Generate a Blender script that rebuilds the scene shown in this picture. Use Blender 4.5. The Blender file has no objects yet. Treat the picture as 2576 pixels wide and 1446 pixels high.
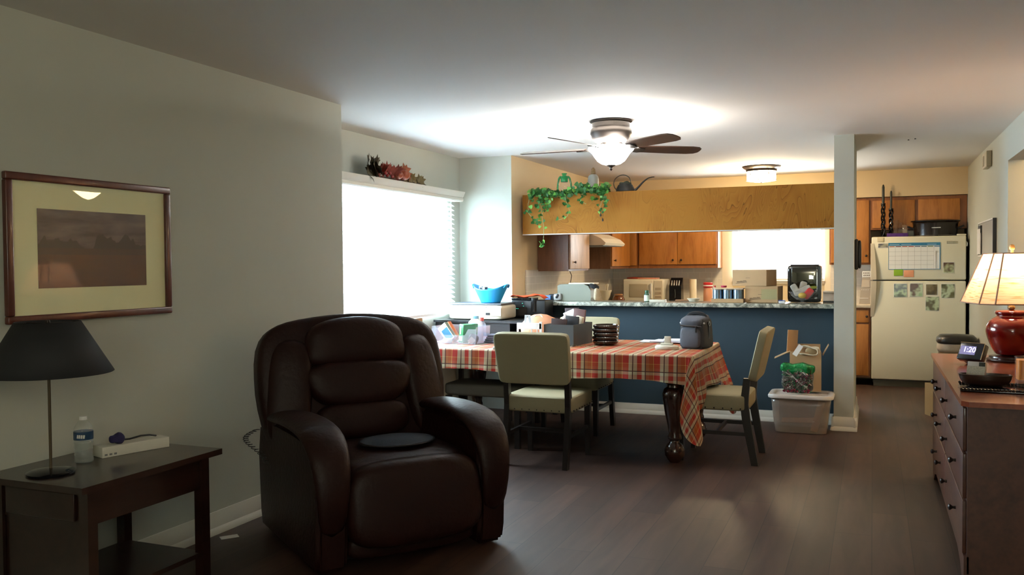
import bpy, bmesh, math, random
from mathutils import Vector, Matrix, Euler
S = bpy.context.scene
COL = S.collection
R = math.radians
PI = math.pi
random.seed(7)
# ------------------------------------------------------------------ camera
cam = bpy.data.cameras.new('camera'); cam_o = bpy.data.objects.new('camera', cam); COL.objects.link(cam_o)
cam.sensor_width = 36.0; cam.sensor_fit = 'HORIZONTAL'; cam.lens = 36.0 * 2204.56 / 2576; cam.clip_start = .05; cam.clip_end = 200
_yaw, _pit, _rol = R(22.378), R(1.524), R(-0.451)
_fw = Vector((-math.sin(_yaw) * math.cos(_pit), math.cos(_yaw) * math.cos(_pit), -math.sin(_pit)))
_rt = Vector((math.cos(_yaw), math.sin(_yaw), 0)); _up = _rt.cross(_fw)
_r2 = _rt * math.cos(_rol) + _up * math.sin(_rol); _u2 = _up * math.cos(_rol) - _rt * math.sin(_rol)
_m = Matrix((_r2, _u2, -_fw)).transposed().to_4x4(); _m.translation = Vector((0, 0, 1.40)); cam_o.matrix_world = _m
S.camera = cam_o
# ------------------------------------------------------------------ exposure, sky, large lights
S.view_settings.view_transform = 'Standard'; S.view_settings.look = 'None'; S.view_settings.gamma = 1.0
S.view_settings.exposure = 0.85; S.view_settings.use_curve_mapping = False
S.cycles.use_denoising = True; S.cycles.max_bounces = 10; S.cycles.diffuse_bounces = 5; S.cycles.glossy_bounces = 4
S.cycles.transmission_bounces = 8; S.cycles.transparent_max_bounces = 12; S.cycles.sample_clamp_indirect = 6
S.cycles.caustics_reflective = False; S.cycles.caustics_refractive = False
W = bpy.data.worlds.new('sky'); S.world = W; W.use_nodes = True
_b = W.node_tree.nodes['Background']; _b.inputs[0].default_value = (.93, 1, .90, 1); _b.inputs[1].default_value = 6.0
def area(name, loc, rot, sx, sy, power, col):
    l = bpy.data.lights.new(name, 'AREA'); l.shape = 'RECTANGLE'; l.size = sx; l.size_y = sy; l.energy = power; l.color = col
    o = bpy.data.objects.new(name, l); COL.objects.link(o); o.location = loc; o.rotation_euler = rot; return o
# daylight arriving at the two window openings and at the living-room window behind the camera
area('daylight_window', (-4.15, 6.45, 1.6), (0, R(-82), 0), 1.5, 2.4, 300, (.60, .82, 1.0))
area('daylight_kitchen_window', (-1.1, 11.75, 1.6), (R(-85), 0, 0), 1.4, 1.0, 110, (.90, .97, 1.0))
area('daylight_living_window', (0.6, -2.55, 1.4), (R(90), 0, 0), 1.3, 1.0, 6, (.90, 1.0, .76))
def point(name, loc, power, col, rad):
    l = bpy.data.lights.new(name, 'POINT'); l.energy = power; l.color = col; l.shadow_soft_size = rad
    o = bpy.data.objects.new(name, l); COL.objects.link(o); o.location = loc; return o

# ------------------------------------------------------------------ materials
MC = {}
def sock(n, k): return n.inputs[k]
def mat(name, col, rough=.6, metal=0, spec=None, emit=None, estr=0, alpha=None, trans=0, ior=1.45, sheen=0, coat=0, sub=0, bump=None, var=None):
    """plain principled with slight procedural variation: var=(scale, amount, stretch), bump=(scale, strength)"""
    if name in MC: return MC[name]
    m = bpy.data.materials.new(name); m.use_nodes = True; nt = m.node_tree; n = nt.nodes; b = n['Principled BSDF']
    c = (col[0], col[1], col[2], 1)
    b.inputs['Base Color'].default_value = c; b.inputs['Roughness'].default_value = rough; b.inputs['Metallic'].default_value = metal
    if spec is not None: b.inputs['Specular IOR Level'].default_value = spec
    if emit: b.inputs['Emission Color'].default_value = (*emit, 1); b.inputs['Emission Strength'].default_value = estr
    if alpha is not None: b.inputs['Alpha'].default_value = alpha
    if trans: b.inputs['Transmission Weight'].default_value = trans; b.inputs['IOR'].default_value = ior
    if sheen: b.inputs['Sheen Weight'].default_value = sheen
    if coat: b.inputs['Coat Weight'].default_value = coat; b.inputs['Coat Roughness'].default_value = .08
    if var or bump:
        tc = n.new('ShaderNodeTexCoord')
    if var:
        mp = n.new('ShaderNodeMapping'); mp.inputs['Scale'].default_value = var[2] if len(var) > 2 else (1, 1, 1)
        nz = n.new('ShaderNodeTexNoise'); nz.inputs['Scale'].default_value = var[0]; nz.inputs['Detail'].default_value = 5
        mx = n.new('ShaderNodeMix'); mx.data_type = 'RGBA'
        a = var[1]
        mx.inputs['A'].default_value = tuple(max(0, x * (1 - a)) for x in c[:3]) + (1,); mx.inputs['B'].default_value = tuple(min(1, x * (1 + a)) for x in c[:3]) + (1,)
        nt.links.new(tc.outputs['Object'], mp.inputs[0]); nt.links.new(mp.outputs[0], nz.inputs['Vector']); nt.links.new(nz.outputs['Fac'], mx.inputs['Factor']); nt.links.new(mx.outputs['Result'], b.inputs['Base Color'])
    if bump:
        n2 = n.new('ShaderNodeTexNoise'); n2.inputs['Scale'].default_value = bump[0]; n2.inputs['Detail'].default_value = 4
        bp = n.new('ShaderNodeBump'); bp.inputs['Strength'].default_value = bump[1]; bp.inputs['Distance'].default_value = .01
        nt.links.new(tc.outputs['Object'], n2.inputs['Vector']); nt.links.new(n2.outputs['Fac'], bp.inputs['Height']); nt.links.new(bp.outputs[0], b.inputs['Normal'])
    MC[name] = m; return m
def wood(name, c1, c2, rough=.45, scale=6, stretch=(1, 1, .12), dist=2.5, coat=0, fine=.5):
    if name in MC: return MC[name]
    m = bpy.data.materials.new(name); m.use_nodes = True; nt = m.node_tree; n = nt.nodes; L = nt.links; b = n['Principled BSDF']
    b.inputs['Roughness'].default_value = rough
    if coat: b.inputs['Coat Weight'].default_value = coat; b.inputs['Coat Roughness'].default_value = .1
    tc = n.new('ShaderNodeTexCoord'); mp = n.new('ShaderNodeMapping'); mp.inputs['Scale'].default_value = stretch
    w = n.new('ShaderNodeTexNoise'); w.inputs['Scale'].default_value = scale; w.inputs['Detail'].default_value = 3; w.inputs['Distortion'].default_value = dist
    f = n.new('ShaderNodeTexNoise'); f.inputs['Scale'].default_value = scale * 14; f.inputs['Detail'].default_value = 4
    ad = n.new('ShaderNodeMath'); ad.operation = 'MULTIPLY_ADD'; ad.inputs[1].default_value = fine
    rp = n.new('ShaderNodeValToRGB'); rp.color_ramp.elements[0].position = .42; rp.color_ramp.elements[1].position = .85
    rp.color_ramp.elements[0].color = (*c1, 1); rp.color_ramp.elements[1].color = (*c2, 1)
    L.new(tc.outputs['Object'], mp.inputs[0]); L.new(mp.outputs[0], w.inputs['Vector']); L.new(mp.outputs[0], f.inputs['Vector'])
    L.new(f.outputs['Fac'], ad.inputs[0]); L.new(w.outputs['Fac'], ad.inputs[2]); L.new(ad.outputs[0], rp.inputs[0]); L.new(rp.outputs[0], b.inputs['Base Color'])
    MC[name] = m; return m
def glass(name, col=(1, 1, 1), rough=.02, amount=.75):
    """thin clear glass / plastic: mostly transparent with a glossy sheen"""
    if name in MC: return MC[name]
    m = bpy.data.materials.new(name); m.use_nodes = True; nt = m.node_tree; n = nt.nodes; L = nt.links
    b = n['Principled BSDF']; b.inputs['Base Color'].default_value = (*col, 1); b.inputs['Roughness'].default_value = rough
    t = n.new('ShaderNodeBsdfTransparent'); t.inputs[0].default_value = (*col, 1); mx = n.new('ShaderNodeMixShader'); mx.inputs[0].default_value = 1 - amount
    L.new(t.outputs[0], mx.inputs[1]); L.new(b.outputs[0], mx.inputs[2])
    g = n.new('ShaderNodeBsdfGlossy'); g.inputs['Roughness'].default_value = rough; fr = n.new('ShaderNodeFresnel'); fr.inputs[0].default_value = 1.4; m3 = n.new('ShaderNodeMixShader')
    ge = n.new('ShaderNodeNewGeometry'); iv_ = n.new('ShaderNodeMath'); iv_.operation = 'SUBTRACT'; iv_.inputs[0].default_value = 1; mu_ = n.new('ShaderNodeMath'); mu_.operation = 'MULTIPLY'
    L.new(ge.outputs['Backfacing'], iv_.inputs[1]); L.new(iv_.outputs[0], mu_.inputs[0]); L.new(fr.outputs[0], mu_.inputs[1]); L.new(mu_.outputs[0], m3.inputs[0]); L.new(mx.outputs[0], m3.inputs[1]); L.new(g.outputs[0], m3.inputs[2]); L.new(m3.outputs[0], n['Material Output'].inputs[0])
    MC[name] = m; return m
def translucent(name, col, amount=.5, rough=.6):
    if name in MC: return MC[name]
    m = bpy.data.materials.new(name); m.use_nodes = True; nt = m.node_tree; n = nt.nodes; L = nt.links
    b = n['Principled BSDF']; b.inputs['Base Color'].default_value = (*col, 1); b.inputs['Roughness'].default_value = rough
    t = n.new('ShaderNodeBsdfTranslucent'); t.inputs[0].default_value = (*col, 1); mx = n.new('ShaderNodeMixShader'); mx.inputs[0].default_value = amount
    L.new(b.outputs[0], mx.inputs[1]); L.new(t.outputs[0], mx.inputs[2]); L.new(mx.outputs[0], n['Material Output'].inputs[0])
    MC[name] = m; return m

# ------------------------------------------------------------------ mesh builder
def rotm(r): return Euler([R(a) for a in r]).to_matrix()
class B:
    def __init__(s): s.bm = bmesh.new()
    def add(s, vs, fs):
        v = [s.bm.verts.new(p) for p in vs]
        for f in fs:
            try: s.bm.faces.new([v[i] for i in f])
            except ValueError: pass
        return s
    def box(s, c, d, rot=(0, 0, 0), bev=0, taper=None):
        c = Vector(c); M = rotm(rot); vs = []
        for z in (-.5, .5):
            t = 1 if (taper is None or z < 0) else taper
            for y in (-.5, .5):
                for x in (-.5, .5): vs.append(c + M @ Vector((x * d[0] * t, y * d[1] * t, z * d[2])))
        if bev:
            b2 = bmesh.new(); v = [b2.verts.new(p) for p in vs]
            for f in ((0, 1, 3, 2), (4, 6, 7, 5), (0, 4, 5, 1), (2, 3, 7, 6), (0, 2, 6, 4), (1, 5, 7, 3)): b2.faces.new([v[i] for i in f])
            b2.normal_update(); bmesh.ops.recalc_face_normals(b2, faces=b2.faces)
            bmesh.ops.bevel(b2, geom=list(b2.edges), offset=bev, segments=3, affect='EDGES', profile=.5)
            b2.verts.index_update(); s.add([q.co.copy() for q in b2.verts], [[q.index for q in f.verts] for f in b2.faces]); b2.free()
        else: s.add(vs, ((0, 2, 3, 1), (4, 5, 7, 6), (0, 1, 5, 4), (2, 6, 7, 3), (0, 4, 6, 2), (1, 3, 7, 5)))
        return s
    def bx(s, x0, x1, y0, y1, z0, z1, bev=0): return s.box(((x0 + x1) / 2, (y0 + y1) / 2, (z0 + z1) / 2), (abs(x1 - x0), abs(y1 - y0), abs(z1 - z0)), bev=bev)
    def lathe(s, prof, c=(0, 0, 0), seg=32, sx=1, sy=1, rot=(0, 0, 0), power=None, cap=True):
        c = Vector(c); M = rotm(rot); n = len(prof); vs = []
        for r, z in prof:
            for k in range(seg):
                a = 2 * PI * k / seg; ca, sa = math.cos(a), math.sin(a)
                if power: q = (abs(ca) ** power + abs(sa) ** power) ** (-1 / power); ca *= q; sa *= q
                vs.append(c + M @ Vector((r * sx * ca, r * sy * sa, z)))
        fs = [(i * seg + k, i * seg + (k + 1) % seg, (i + 1) * seg + (k + 1) % seg, (i + 1) * seg + k) for i in range(n - 1) for k in range(seg)]
        if cap:
            if prof[0][0] > 1e-5: fs.append(tuple(range(seg - 1, -1, -1)))
            if prof[-1][0] > 1e-5: fs.append(tuple((n - 1) * seg + k for k in range(seg)))
        return s.add(vs, fs)
    def cyl(s, p0, p1, r0, r1=None, seg=16):
        p0, p1 = Vector(p0), Vector(p1); r1 = r0 if r1 is None else r1; d = (p1 - p0).normalized()
        a = d.orthogonal().normalized(); b = d.cross(a); vs = []
        for p, r in ((p0, r0), (p1, r1)):
            for k in range(seg): t = 2 * PI * k / seg; vs.append(p + a * r * math.cos(t) + b * r * math.sin(t))
        return s.add(vs, [(k, (k + 1) % seg, seg + (k + 1) % seg, seg + k) for k in range(seg)] + [tuple(range(seg - 1, -1, -1)), tuple(range(seg, 2 * seg))])
    def tube(s, pts, r, seg=8, flat=1, sm=0):
        pts = [Vector(p) for p in pts]
        if sm and len(pts) > 2:
            q = [pts[0] * 2 - pts[1]] + pts + [pts[-1] * 2 - pts[-2]]; out = []; rr_ = []
            for i in range(1, len(q) - 2):
                for k in range(sm):
                    t = k / sm; a_, b_, c_, d_ = q[i - 1], q[i], q[i + 1], q[i + 2]
                    out.append(.5 * ((2 * b_) + (c_ - a_) * t + (2 * a_ - 5 * b_ + 4 * c_ - d_) * t * t + (3 * b_ - a_ - 3 * c_ + d_) * t ** 3))
                    if isinstance(r, (list, tuple)): rr_.append(r[i - 1] * (1 - t) + r[i] * t)
            out.append(pts[-1]); pts = out
            if isinstance(r, (list, tuple)): r = rr_ + [r[-1]]
        n = len(pts); vs = []; prev = None
        for i, p in enumerate(pts):
            d = (pts[min(i + 1, n - 1)] - pts[max(i - 1, 0)]).normalized()
            if prev is None: a = d.orthogonal().normalized() if abs(d.z) > .9 else Vector((0, 0, 1)).cross(d).normalized()
            else: a = (prev - d * prev.dot(d)).normalized()
            prev = a; b = d.cross(a); rr = r[i] if isinstance(r, (list, tuple)) else r
            for k in range(seg): t = 2 * PI * k / seg; vs.append(p + a * rr * math.cos(t) + b * rr * flat * math.sin(t))
        fs = [(i * seg + k, i * seg + (k + 1) % seg, (i + 1) * seg + (k + 1) % seg, (i + 1) * seg + k) for i in range(n - 1) for k in range(seg)]
        return s.add(vs, fs + [tuple(range(seg - 1, -1, -1)), tuple((n - 1) * seg + k for k in range(seg))])
    def puff(s, c, d, e=4, rot=(0, 0, 0), n=10, fn=None):
        """superellipsoid cushion of full size d"""
        c = Vector(c); M = rotm(rot); idx = {}; vs = []; fs = []
        ex = e if isinstance(e, (tuple, list)) else (e, e, e)
        def V(p):
            k = tuple(round(x, 4) for x in p)
            if k not in idx:
                p = Vector(p); em = (ex[0] + ex[1] + ex[2]) / 3
                q = (abs(p.x) ** em + abs(p.y) ** em + abs(p.z) ** em) ** (1 / em); p = p / q
                p = Vector((p.x * d[0] / 2, p.y * d[1] / 2, p.z * d[2] / 2))
                if fn: p = Vector(fn(p))
                idx[k] = len(vs); vs.append(c + M @ p)
            return idx[k]
        for ax in range(3):
            for sg in (-1, 1):
                for i in range(n):
                    for j in range(n):
                        q = []
                        for a, b_ in ((i, j), (i + 1, j), (i + 1, j + 1), (i, j + 1)):
                            # spread samples towards the edges
                            u = math.sin((a / n * 2 - 1) * PI / 2 * .97) / math.sin(PI / 2 * .97); v = math.sin((b_ / n * 2 - 1) * PI / 2 * .97) / math.sin(PI / 2 * .97)
                            p = [0, 0, 0]; p[ax] = sg; p[(ax + 1) % 3] = u; p[(ax + 2) % 3] = v; q.append(V(p))
                        fs.append(q if sg > 0 else q[::-1])
        return s.add(vs, fs)
    def prism(s, poly, o, u, v, w):
        """poly of (a,b) in plane o+a*u+b*v, extruded by vector w"""
        o, u, v, w = Vector(o), Vector(u), Vector(v), Vector(w); n = len(poly)
        vs = [o + u * a + v * b for a, b in poly] + [o + u * a + v * b + w for a, b in poly]
        return s.add(vs, [tuple(range(n - 1, -1, -1)), tuple(range(n, 2 * n))] + [(k, (k + 1) % n, n + (k + 1) % n, n + k) for k in range(n)])
    def grid(s, f, nu, nv, th=0):
        """surface f(u,v), u,v in 0..1; th = thickness along normal (approx, via second offset surface f2)"""
        vs = [Vector(f(i / nu, j / nv)) for i in range(nu + 1) for j in range(nv + 1)]
        k = lambda i, j: i * (nv + 1) + j
        return s.add(vs, [(k(i, j), k(i + 1, j), k(i + 1, j + 1), k(i, j + 1)) for i in range(nu) for j in range(nv)])
    def ball(s, c, r, seg=14, sc=(1, 1, 1)):
        n = seg // 2; prof = [(max(r * math.sin(PI * i / n), 1e-6), -r * math.cos(PI * i / n)) for i in range(n + 1)]
        c = Vector(c); return s.lathe([(p, z * sc[2]) for p, z in prof], c, seg, sc[0], sc[1], cap=False)
    def build(s, name, m, parent=None, smooth=True, loc=None, weld=False, solid=0, sub=0, kind=None, label=None, ang=40):
        if weld: bmesh.ops.remove_doubles(s.bm, verts=s.bm.verts, dist=1e-5)
        bmesh.ops.recalc_face_normals(s.bm, faces=s.bm.faces)
        me = bpy.data.meshes.new(name); s.bm.to_mesh(me); s.bm.free()
        me.materials.append(m)
        if smooth:
            me.polygons.foreach_set('use_smooth', [True] * len(me.polygons))
            try: me.set_sharp_from_angle(angle=R(ang))
            except Exception: pass
        o = bpy.data.objects.new(name, me); COL.objects.link(o)
        if parent: o.parent = parent
        if loc: o.location = loc
        if solid: md = o.modifiers.new('thick', 'SOLIDIFY'); md.thickness = solid; md.offset = 0
        if sub: md = o.modifiers.new('sub', 'SUBSURF'); md.levels = sub; md.render_levels = sub
        if kind: o['kind'] = kind
        if label: o['label'] = label
        return o
def tag(o, label, cat, group=None):
    o['label'] = label; o['category'] = cat
    if group: o['group'] = group
    return o
def thing(name, label, cat, loc, rz=0, group=None, rot=None):
    o = bpy.data.objects.new(name, None); COL.objects.link(o); o.empty_display_size = .1
    o.location = loc; o.rotation_euler = (0, 0, R(rz)) if rot is None else [R(a) for a in rot]
    return tag(o, label, cat, group)
def dup(root, loc, rz=0, label=None, group=None, rot=None):
    r = root.copy(); COL.objects.link(r); r.location = loc; r.rotation_euler = (0, 0, R(rz)) if rot is None else [R(a) for a in rot]
    if label: r['label'] = label
    if group: r['group'] = group
    for ch in list(root.children):
        c = ch.copy(); COL.objects.link(c); c.parent = r
        for g in ch.children:
            d = g.copy(); COL.objects.link(d); d.parent = c
    return r
def struct(name, b, m, **k): return b.build(name, m, kind='structure', **k)
def text(name, body, size, m, parent, loc, rot, ext=.0005, label=None, align='LEFT'):
    cu = bpy.data.curves.new(name, 'FONT'); cu.body = body; cu.size = size; cu.extrude = ext; cu.align_x = align
    t = bpy.data.objects.new('tmp', cu); COL.objects.link(t)
    me = bpy.data.meshes.new_from_object(t); bpy.data.objects.remove(t); bpy.data.curves.remove(cu)
    me.materials.clear(); me.materials.append(m)
    o = bpy.data.objects.new(name, me); COL.objects.link(o); o.parent = parent; o.location = loc; o.rotation_euler = [R(a) for a in rot]
    if label: o['label'] = label
    return o
# ------------------------------------------------------------------ shared materials
M_wall = mat('grey_green_paint', (.49, .505, .44), .85, var=(1.2, .03), bump=(60, .05))
M_tan = mat('tan_paint', (.66, .51, .31), .85, var=(1.2, .03), bump=(60, .05))
M_beige = mat('beige_paint', (.72, .64, .50), .85, var=(1.2, .03))
M_ceil = mat('ceiling_paint', (.78, .76, .72), .9, var=(.8, .03), bump=(80, .06))
M_navy = mat('navy_paint', (.015, .036, .052), .7, var=(2, .06))
M_trim = mat('white_trim', (.70, .68, .60), .4)
M_white = mat('white_plastic', (.78, .78, .76), .35)
M_cream = mat('cream_plastic', (.76, .70, .56), .35)
M_black = mat('black_plastic', (.012, .012, .014), .35)
M_blackgloss = mat('black_gloss', (.008, .008, .01), .12)
M_darkmetal = mat('dark_bronze', (.035, .026, .022), .35, .6)
M_steel = mat('steel', (.55, .55, .53), .3, 1)
M_card = mat('cardboard', (.44, .28, .14), .85, var=(9, .08))
M_paper = mat('paper', (.80, .80, .78), .8)
M_oak = wood('oak_cabinet', (.29, .095, .014), (.45, .18, .036), .4, 5, (1, 1, .15))
M_oakedge = wood('oak_edge', (.18, .055, .010), (.28, .10, .022), .4, 5, (1, 1, .15))
M_grey = mat('grey_plastic', (.16, .17, .16), .5)
M_clear = glass('clear_plastic', (.94, .95, 1), .05, .88)
M_glass = glass('clear_glass', (1, 1, 1), .01, .94)

# floor planks
def floor_mat():
    m = bpy.data.materials.new('plank_floor'); m.use_nodes = True; nt = m.node_tree; n = nt.nodes; L = nt.links; b = n['Principled BSDF']
    tc = n.new('ShaderNodeTexCoord'); mp = n.new('ShaderNodeMapping'); mp.inputs['Rotation'].default_value = (0, 0, R(90))
    br = n.new('ShaderNodeTexBrick'); br.offset = .37; br.inputs['Scale'].default_value = 1; br.inputs['Brick Width'].default_value = 1.2; br.inputs['Row Height'].default_value = .18
    br.inputs['Mortar Size'].default_value = .0022; br.inputs['Color1'].default_value = (.038, .018, .012, 1); br.inputs['Color2'].default_value = (.068, .035, .024, 1); br.inputs['Mortar'].default_value = (.012, .007, .005, 1); br.inputs['Bias'].default_value = -.1
    m2 = n.new('ShaderNodeMapping'); m2.inputs['Scale'].default_value = (6, .7, 1); nz = n.new('ShaderNodeTexNoise'); nz.inputs['Scale'].default_value = 2.2; nz.inputs['Detail'].default_value = 6; nz.inputs['Distortion'].default_value = .6
    rp = n.new('ShaderNodeValToRGB'); rp.color_ramp.elements[0].color = (.55, .52, .5, 1); rp.color_ramp.elements[1].color = (1.25, 1.25, 1.25, 1); rp.color_ramp.elements[0].position = .3; rp.color_ramp.elements[1].position = .7
    mx = n.new('ShaderNodeMix'); mx.data_type = 'RGBA'; mx.blend_type = 'MULTIPLY'; mx.inputs['Factor'].default_value = 1
    L.new(tc.outputs['Object'], mp.inputs[0]); L.new(mp.outputs[0], br.inputs['Vector']); L.new(tc.outputs['Object'], m2.inputs[0]); L.new(m2.outputs[0], nz.inputs['Vector']); L.new(nz.outputs['Fac'], rp.inputs[0])
    L.new(br.outputs['Color'], mx.inputs['A']); L.new(rp.outputs[0], mx.inputs['B']); L.new(mx.outputs['Result'], b.inputs['Base Color'])
    b.inputs['Roughness'].default_value = .5
    bp = n.new('ShaderNodeBump'); bp.inputs['Strength'].default_value = .15; bp.inputs['Distance'].default_value = .004; L.new(nz.outputs['Fac'], bp.inputs['Height']); L.new(bp.outputs[0], b.inputs['Normal'])
    return m
H = 2.44
XL, XW, XR = -3.19, -3.75, .97
YC, YN, YB = 4.862, 7.775, 11.28
# ------------------------------------------------------------------ room shell
struct('floor', B().bx(-4.0, 3.2, -2.6, 11.5, -.06, 0), floor_mat(), smooth=False)
struct('ceiling', B().bx(-4.0, 3.2, -2.6, 11.5, H, H + .08), M_ceil, smooth=False)
struct('wall_left', B().bx(XW - .15, XL, -2.6, YC, 0, H), M_wall, smooth=False)
wz0, wz1, wy0, wy1 = .93, 2.02, 5.45, 7.50
struct('wall_window', B().bx(XW - .15, XW, YC, wy0, 0, H).bx(XW - .15, XW, wy1, YN, 0, H).bx(XW - .15, XW, wy0, wy1, 0, wz0).bx(XW - .15, XW, wy0, wy1, wz1, H), M_wall, smooth=False)
struct('wall_nook', B().bx(XW - .15, -3.232, YN, YN + .09, 0, H).bx(-3.232, -3.2, YN, YN + .004, 0, H), M_wall, smooth=False)
struct('wall_return', B().bx(XW - .15, -3.232, YN + .09, YB + .2, 0, H).bx(-3.232, -3.2, YN + .0045, YB + .2, 0, H), M_tan, smooth=False)
kx0, kx1, kz0, kz1 = -1.63, -.54, 1.17, 1.95
struct('wall_kitchen', B().bx(-3.2, kx0, YB, YB + .15, 0, H).bx(kx1, XR, YB, YB + .15, 0, H).bx(kx0, kx1, YB, YB + .15, 0, kz0).bx(kx0, kx1, YB, YB + .15, kz1, H), M_tan, smooth=False)
struct('wall_soffit', B().bx(-3.2, XR, 10.88, YB, 2.135, H), M_tan, smooth=False)
struct('wall_column', B().bx(-.297, -.143, 7.72, 8.93, 0, H), M_wall, smooth=False)
struct('wall_bar', B().bx(-3.2, -.298, 7.975, 8.10, 0, 1.0), M_navy, smooth=False)
struct('wall_right', B().bx(XR, XR + .12, 7.78, YB + .15, 0, H).bx(XR, XR + .12, 3.7, 7.78, 2.175, H).bx(XR, XR + .12, -2.6, 3.7, 0, H), M_wall, smooth=False)
struct('wall_hall', B().bx(3.0, 3.1, 3.0, 9.5, 0, H).bx(XR + .12, 3.1, 9.2, 9.3, 0, H).bx(XR + .12, 3.1, 3.1, 3.2, 0, H), M_tan, smooth=False)
struct('wall_back', B().bx(-4.0, -.1, -2.5, -2.38, 0, H).bx(1.3, 3.2, -2.5, -2.38, 0, H).bx(-.1, 1.3, -2.5, -2.38, 0, .85).bx(-.1, 1.3, -2.5, -2.38, 1.95, H), M_wall, smooth=False)
# baseboards
def base_prof(t=.016, h=.095): return [(0, 0), (t + .012, 0), (t + .012, .012), (t + .004, .03), (t, .036), (t, h - .03), (t * .55, h - .012), (t * .4, h), (0, h)]
def baseboard(name, p0, p1, nrm, h=.095):
    p0, p1 = Vector(p0), Vector(p1); return struct(name, B().prism(base_prof(h=h), p0, Vector(nrm), Vector((0, 0, 1)), p1 - p0), M_trim, ang=25)
baseboard('baseboard_left', (XL, -2.3, 0), (XL, YC, 0), (1, 0, 0), .115)
baseboard('baseboard_bar', (-3.2, 7.975, 0), (-.3, 7.975, 0), (0, -1, 0))
b = B().prism(base_prof(h=.115), (-.315, 7.72, 0), (0, -1, 0), (0, 0, 1), (.20, 0, 0)).prism(base_prof(h=.115), (-.143, 7.70, 0), (1, 0, 0), (0, 0, 1), (0, 1.24, 0)).prism(base_prof(h=.115), (-.297, 7.70, 0), (-1, 0, 0), (0, 0, 1), (0, .27, 0))
struct('baseboard_column', b, M_trim, ang=25)
baseboard('baseboard_window', (XW, YC, 0), (XW, YN, 0), (1, 0, 0))
baseboard('baseboard_right', (XR, 7.8, 0), (XR, 10.6, 0), (-1, 0, 0))
# window 1: frame, mullion, glass, sill
def window(name, ax, x0, x1, z0, z1, pos, mull=2):
    """ax 'x': wall plane x=pos, spans y; ax 'y': plane y=pos, spans x"""
    w = bpy.data.objects.new(name, None); COL.objects.link(w); w['kind'] = 'structure'
    f = B(); g = B(); t = .05
    def bar(a0, a1, c0, c1, bb, d=.05):
        if ax == 'x': bb.bx(pos - d / 2, pos + d / 2, a0, a1, c0, c1)
        else: bb.bx(a0, a1, pos - d / 2, pos + d / 2, c0, c1)
    bar(x0, x0 + t, z0, z1, f); bar(x1 - t, x1, z0, z1, f); bar(x0 + t, x1 - t, z0, z0 + t, f); bar(x0 + t, x1 - t, z1 - t, z1, f)
    for k in range(1, mull): xm = x0 + (x1 - x0) * k / mull; bar(xm - .025, xm + .025, z0 + t, z1 - t, f)
    bar(x0 + t, x1 - t, z0 + t, z1 - t, g, .006)
    f.build('window_frame', M_trim, w, smooth=False); g.build('window_pane', M_glass, w, smooth=False)
    return w
window('window_1', 'x', wy0, wy1, wz0, wz1, XW - .1, 2)
window('window_2', 'y', kx0, kx1, kz0, kz1, YB + .1, 2)
window('window_3', 'y', -.1, 1.3, .85, 1.95, -2.44, 2)
# casing of the kitchen window and light splash-back frames
struct('trim_1', B().bx(kx0 - .13, kx0, YB - .015, YB, 1.05, 2.13).bx(kx1, kx1 + .07, YB - .015, YB, 1.05, 2.13).bx(kx0, kx1, YB - .03, YB, kz0 - .035, kz0), mat('cream_trim', (.82, .70, .52), .5), smooth=False)
# tiled splashback
def tile_mat():
    m = bpy.data.materials.new('splash_tiles'); m.use_nodes = True; nt = m.node_tree; n = nt.nodes; L = nt.links; b = n['Principled BSDF']
    tc = n.new('ShaderNodeTexCoord'); sp = n.new('ShaderNodeSeparateXYZ'); ad = n.new('ShaderNodeMath'); cb = n.new('ShaderNodeCombineXYZ')
    L.new(tc.outputs['Object'], sp.inputs[0]); L.new(sp.outputs[0], ad.inputs[0]); L.new(sp.outputs[1], ad.inputs[1]); L.new(ad.outputs[0], cb.inputs[0]); L.new(sp.outputs[2], cb.inputs[1])
    br = n.new('ShaderNodeTexBrick'); br.inputs['Scale'].default_value = 1; br.inputs['Brick Width'].default_value = .15; br.inputs['Row Height'].default_value = .075; br.inputs['Mortar Size'].default_value = .0025
    br.inputs['Color1'].default_value = (.74, .67, .57, 1); br.inputs['Color2'].default_value = (.70, .63, .53, 1); br.inputs['Mortar'].default_value = (.85, .78, .66, 1)
    L.new(cb.outputs[0], br.inputs['Vector']); L.new(br.outputs['Color'], b.inputs['Base Color']); b.inputs['Roughness'].default_value = .16
    return m
M_tile = tile_mat()
struct('trim_2', B().bx(-3.2, kx0 - .13, YB - .012, YB, .91, 1.36).bx(-3.2, -3.188, 8.12, YB - .012, .91, 1.34).bx(kx1 + .07, .1, YB - .012, YB, .91, 1.36), M_tile, smooth=False)
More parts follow.
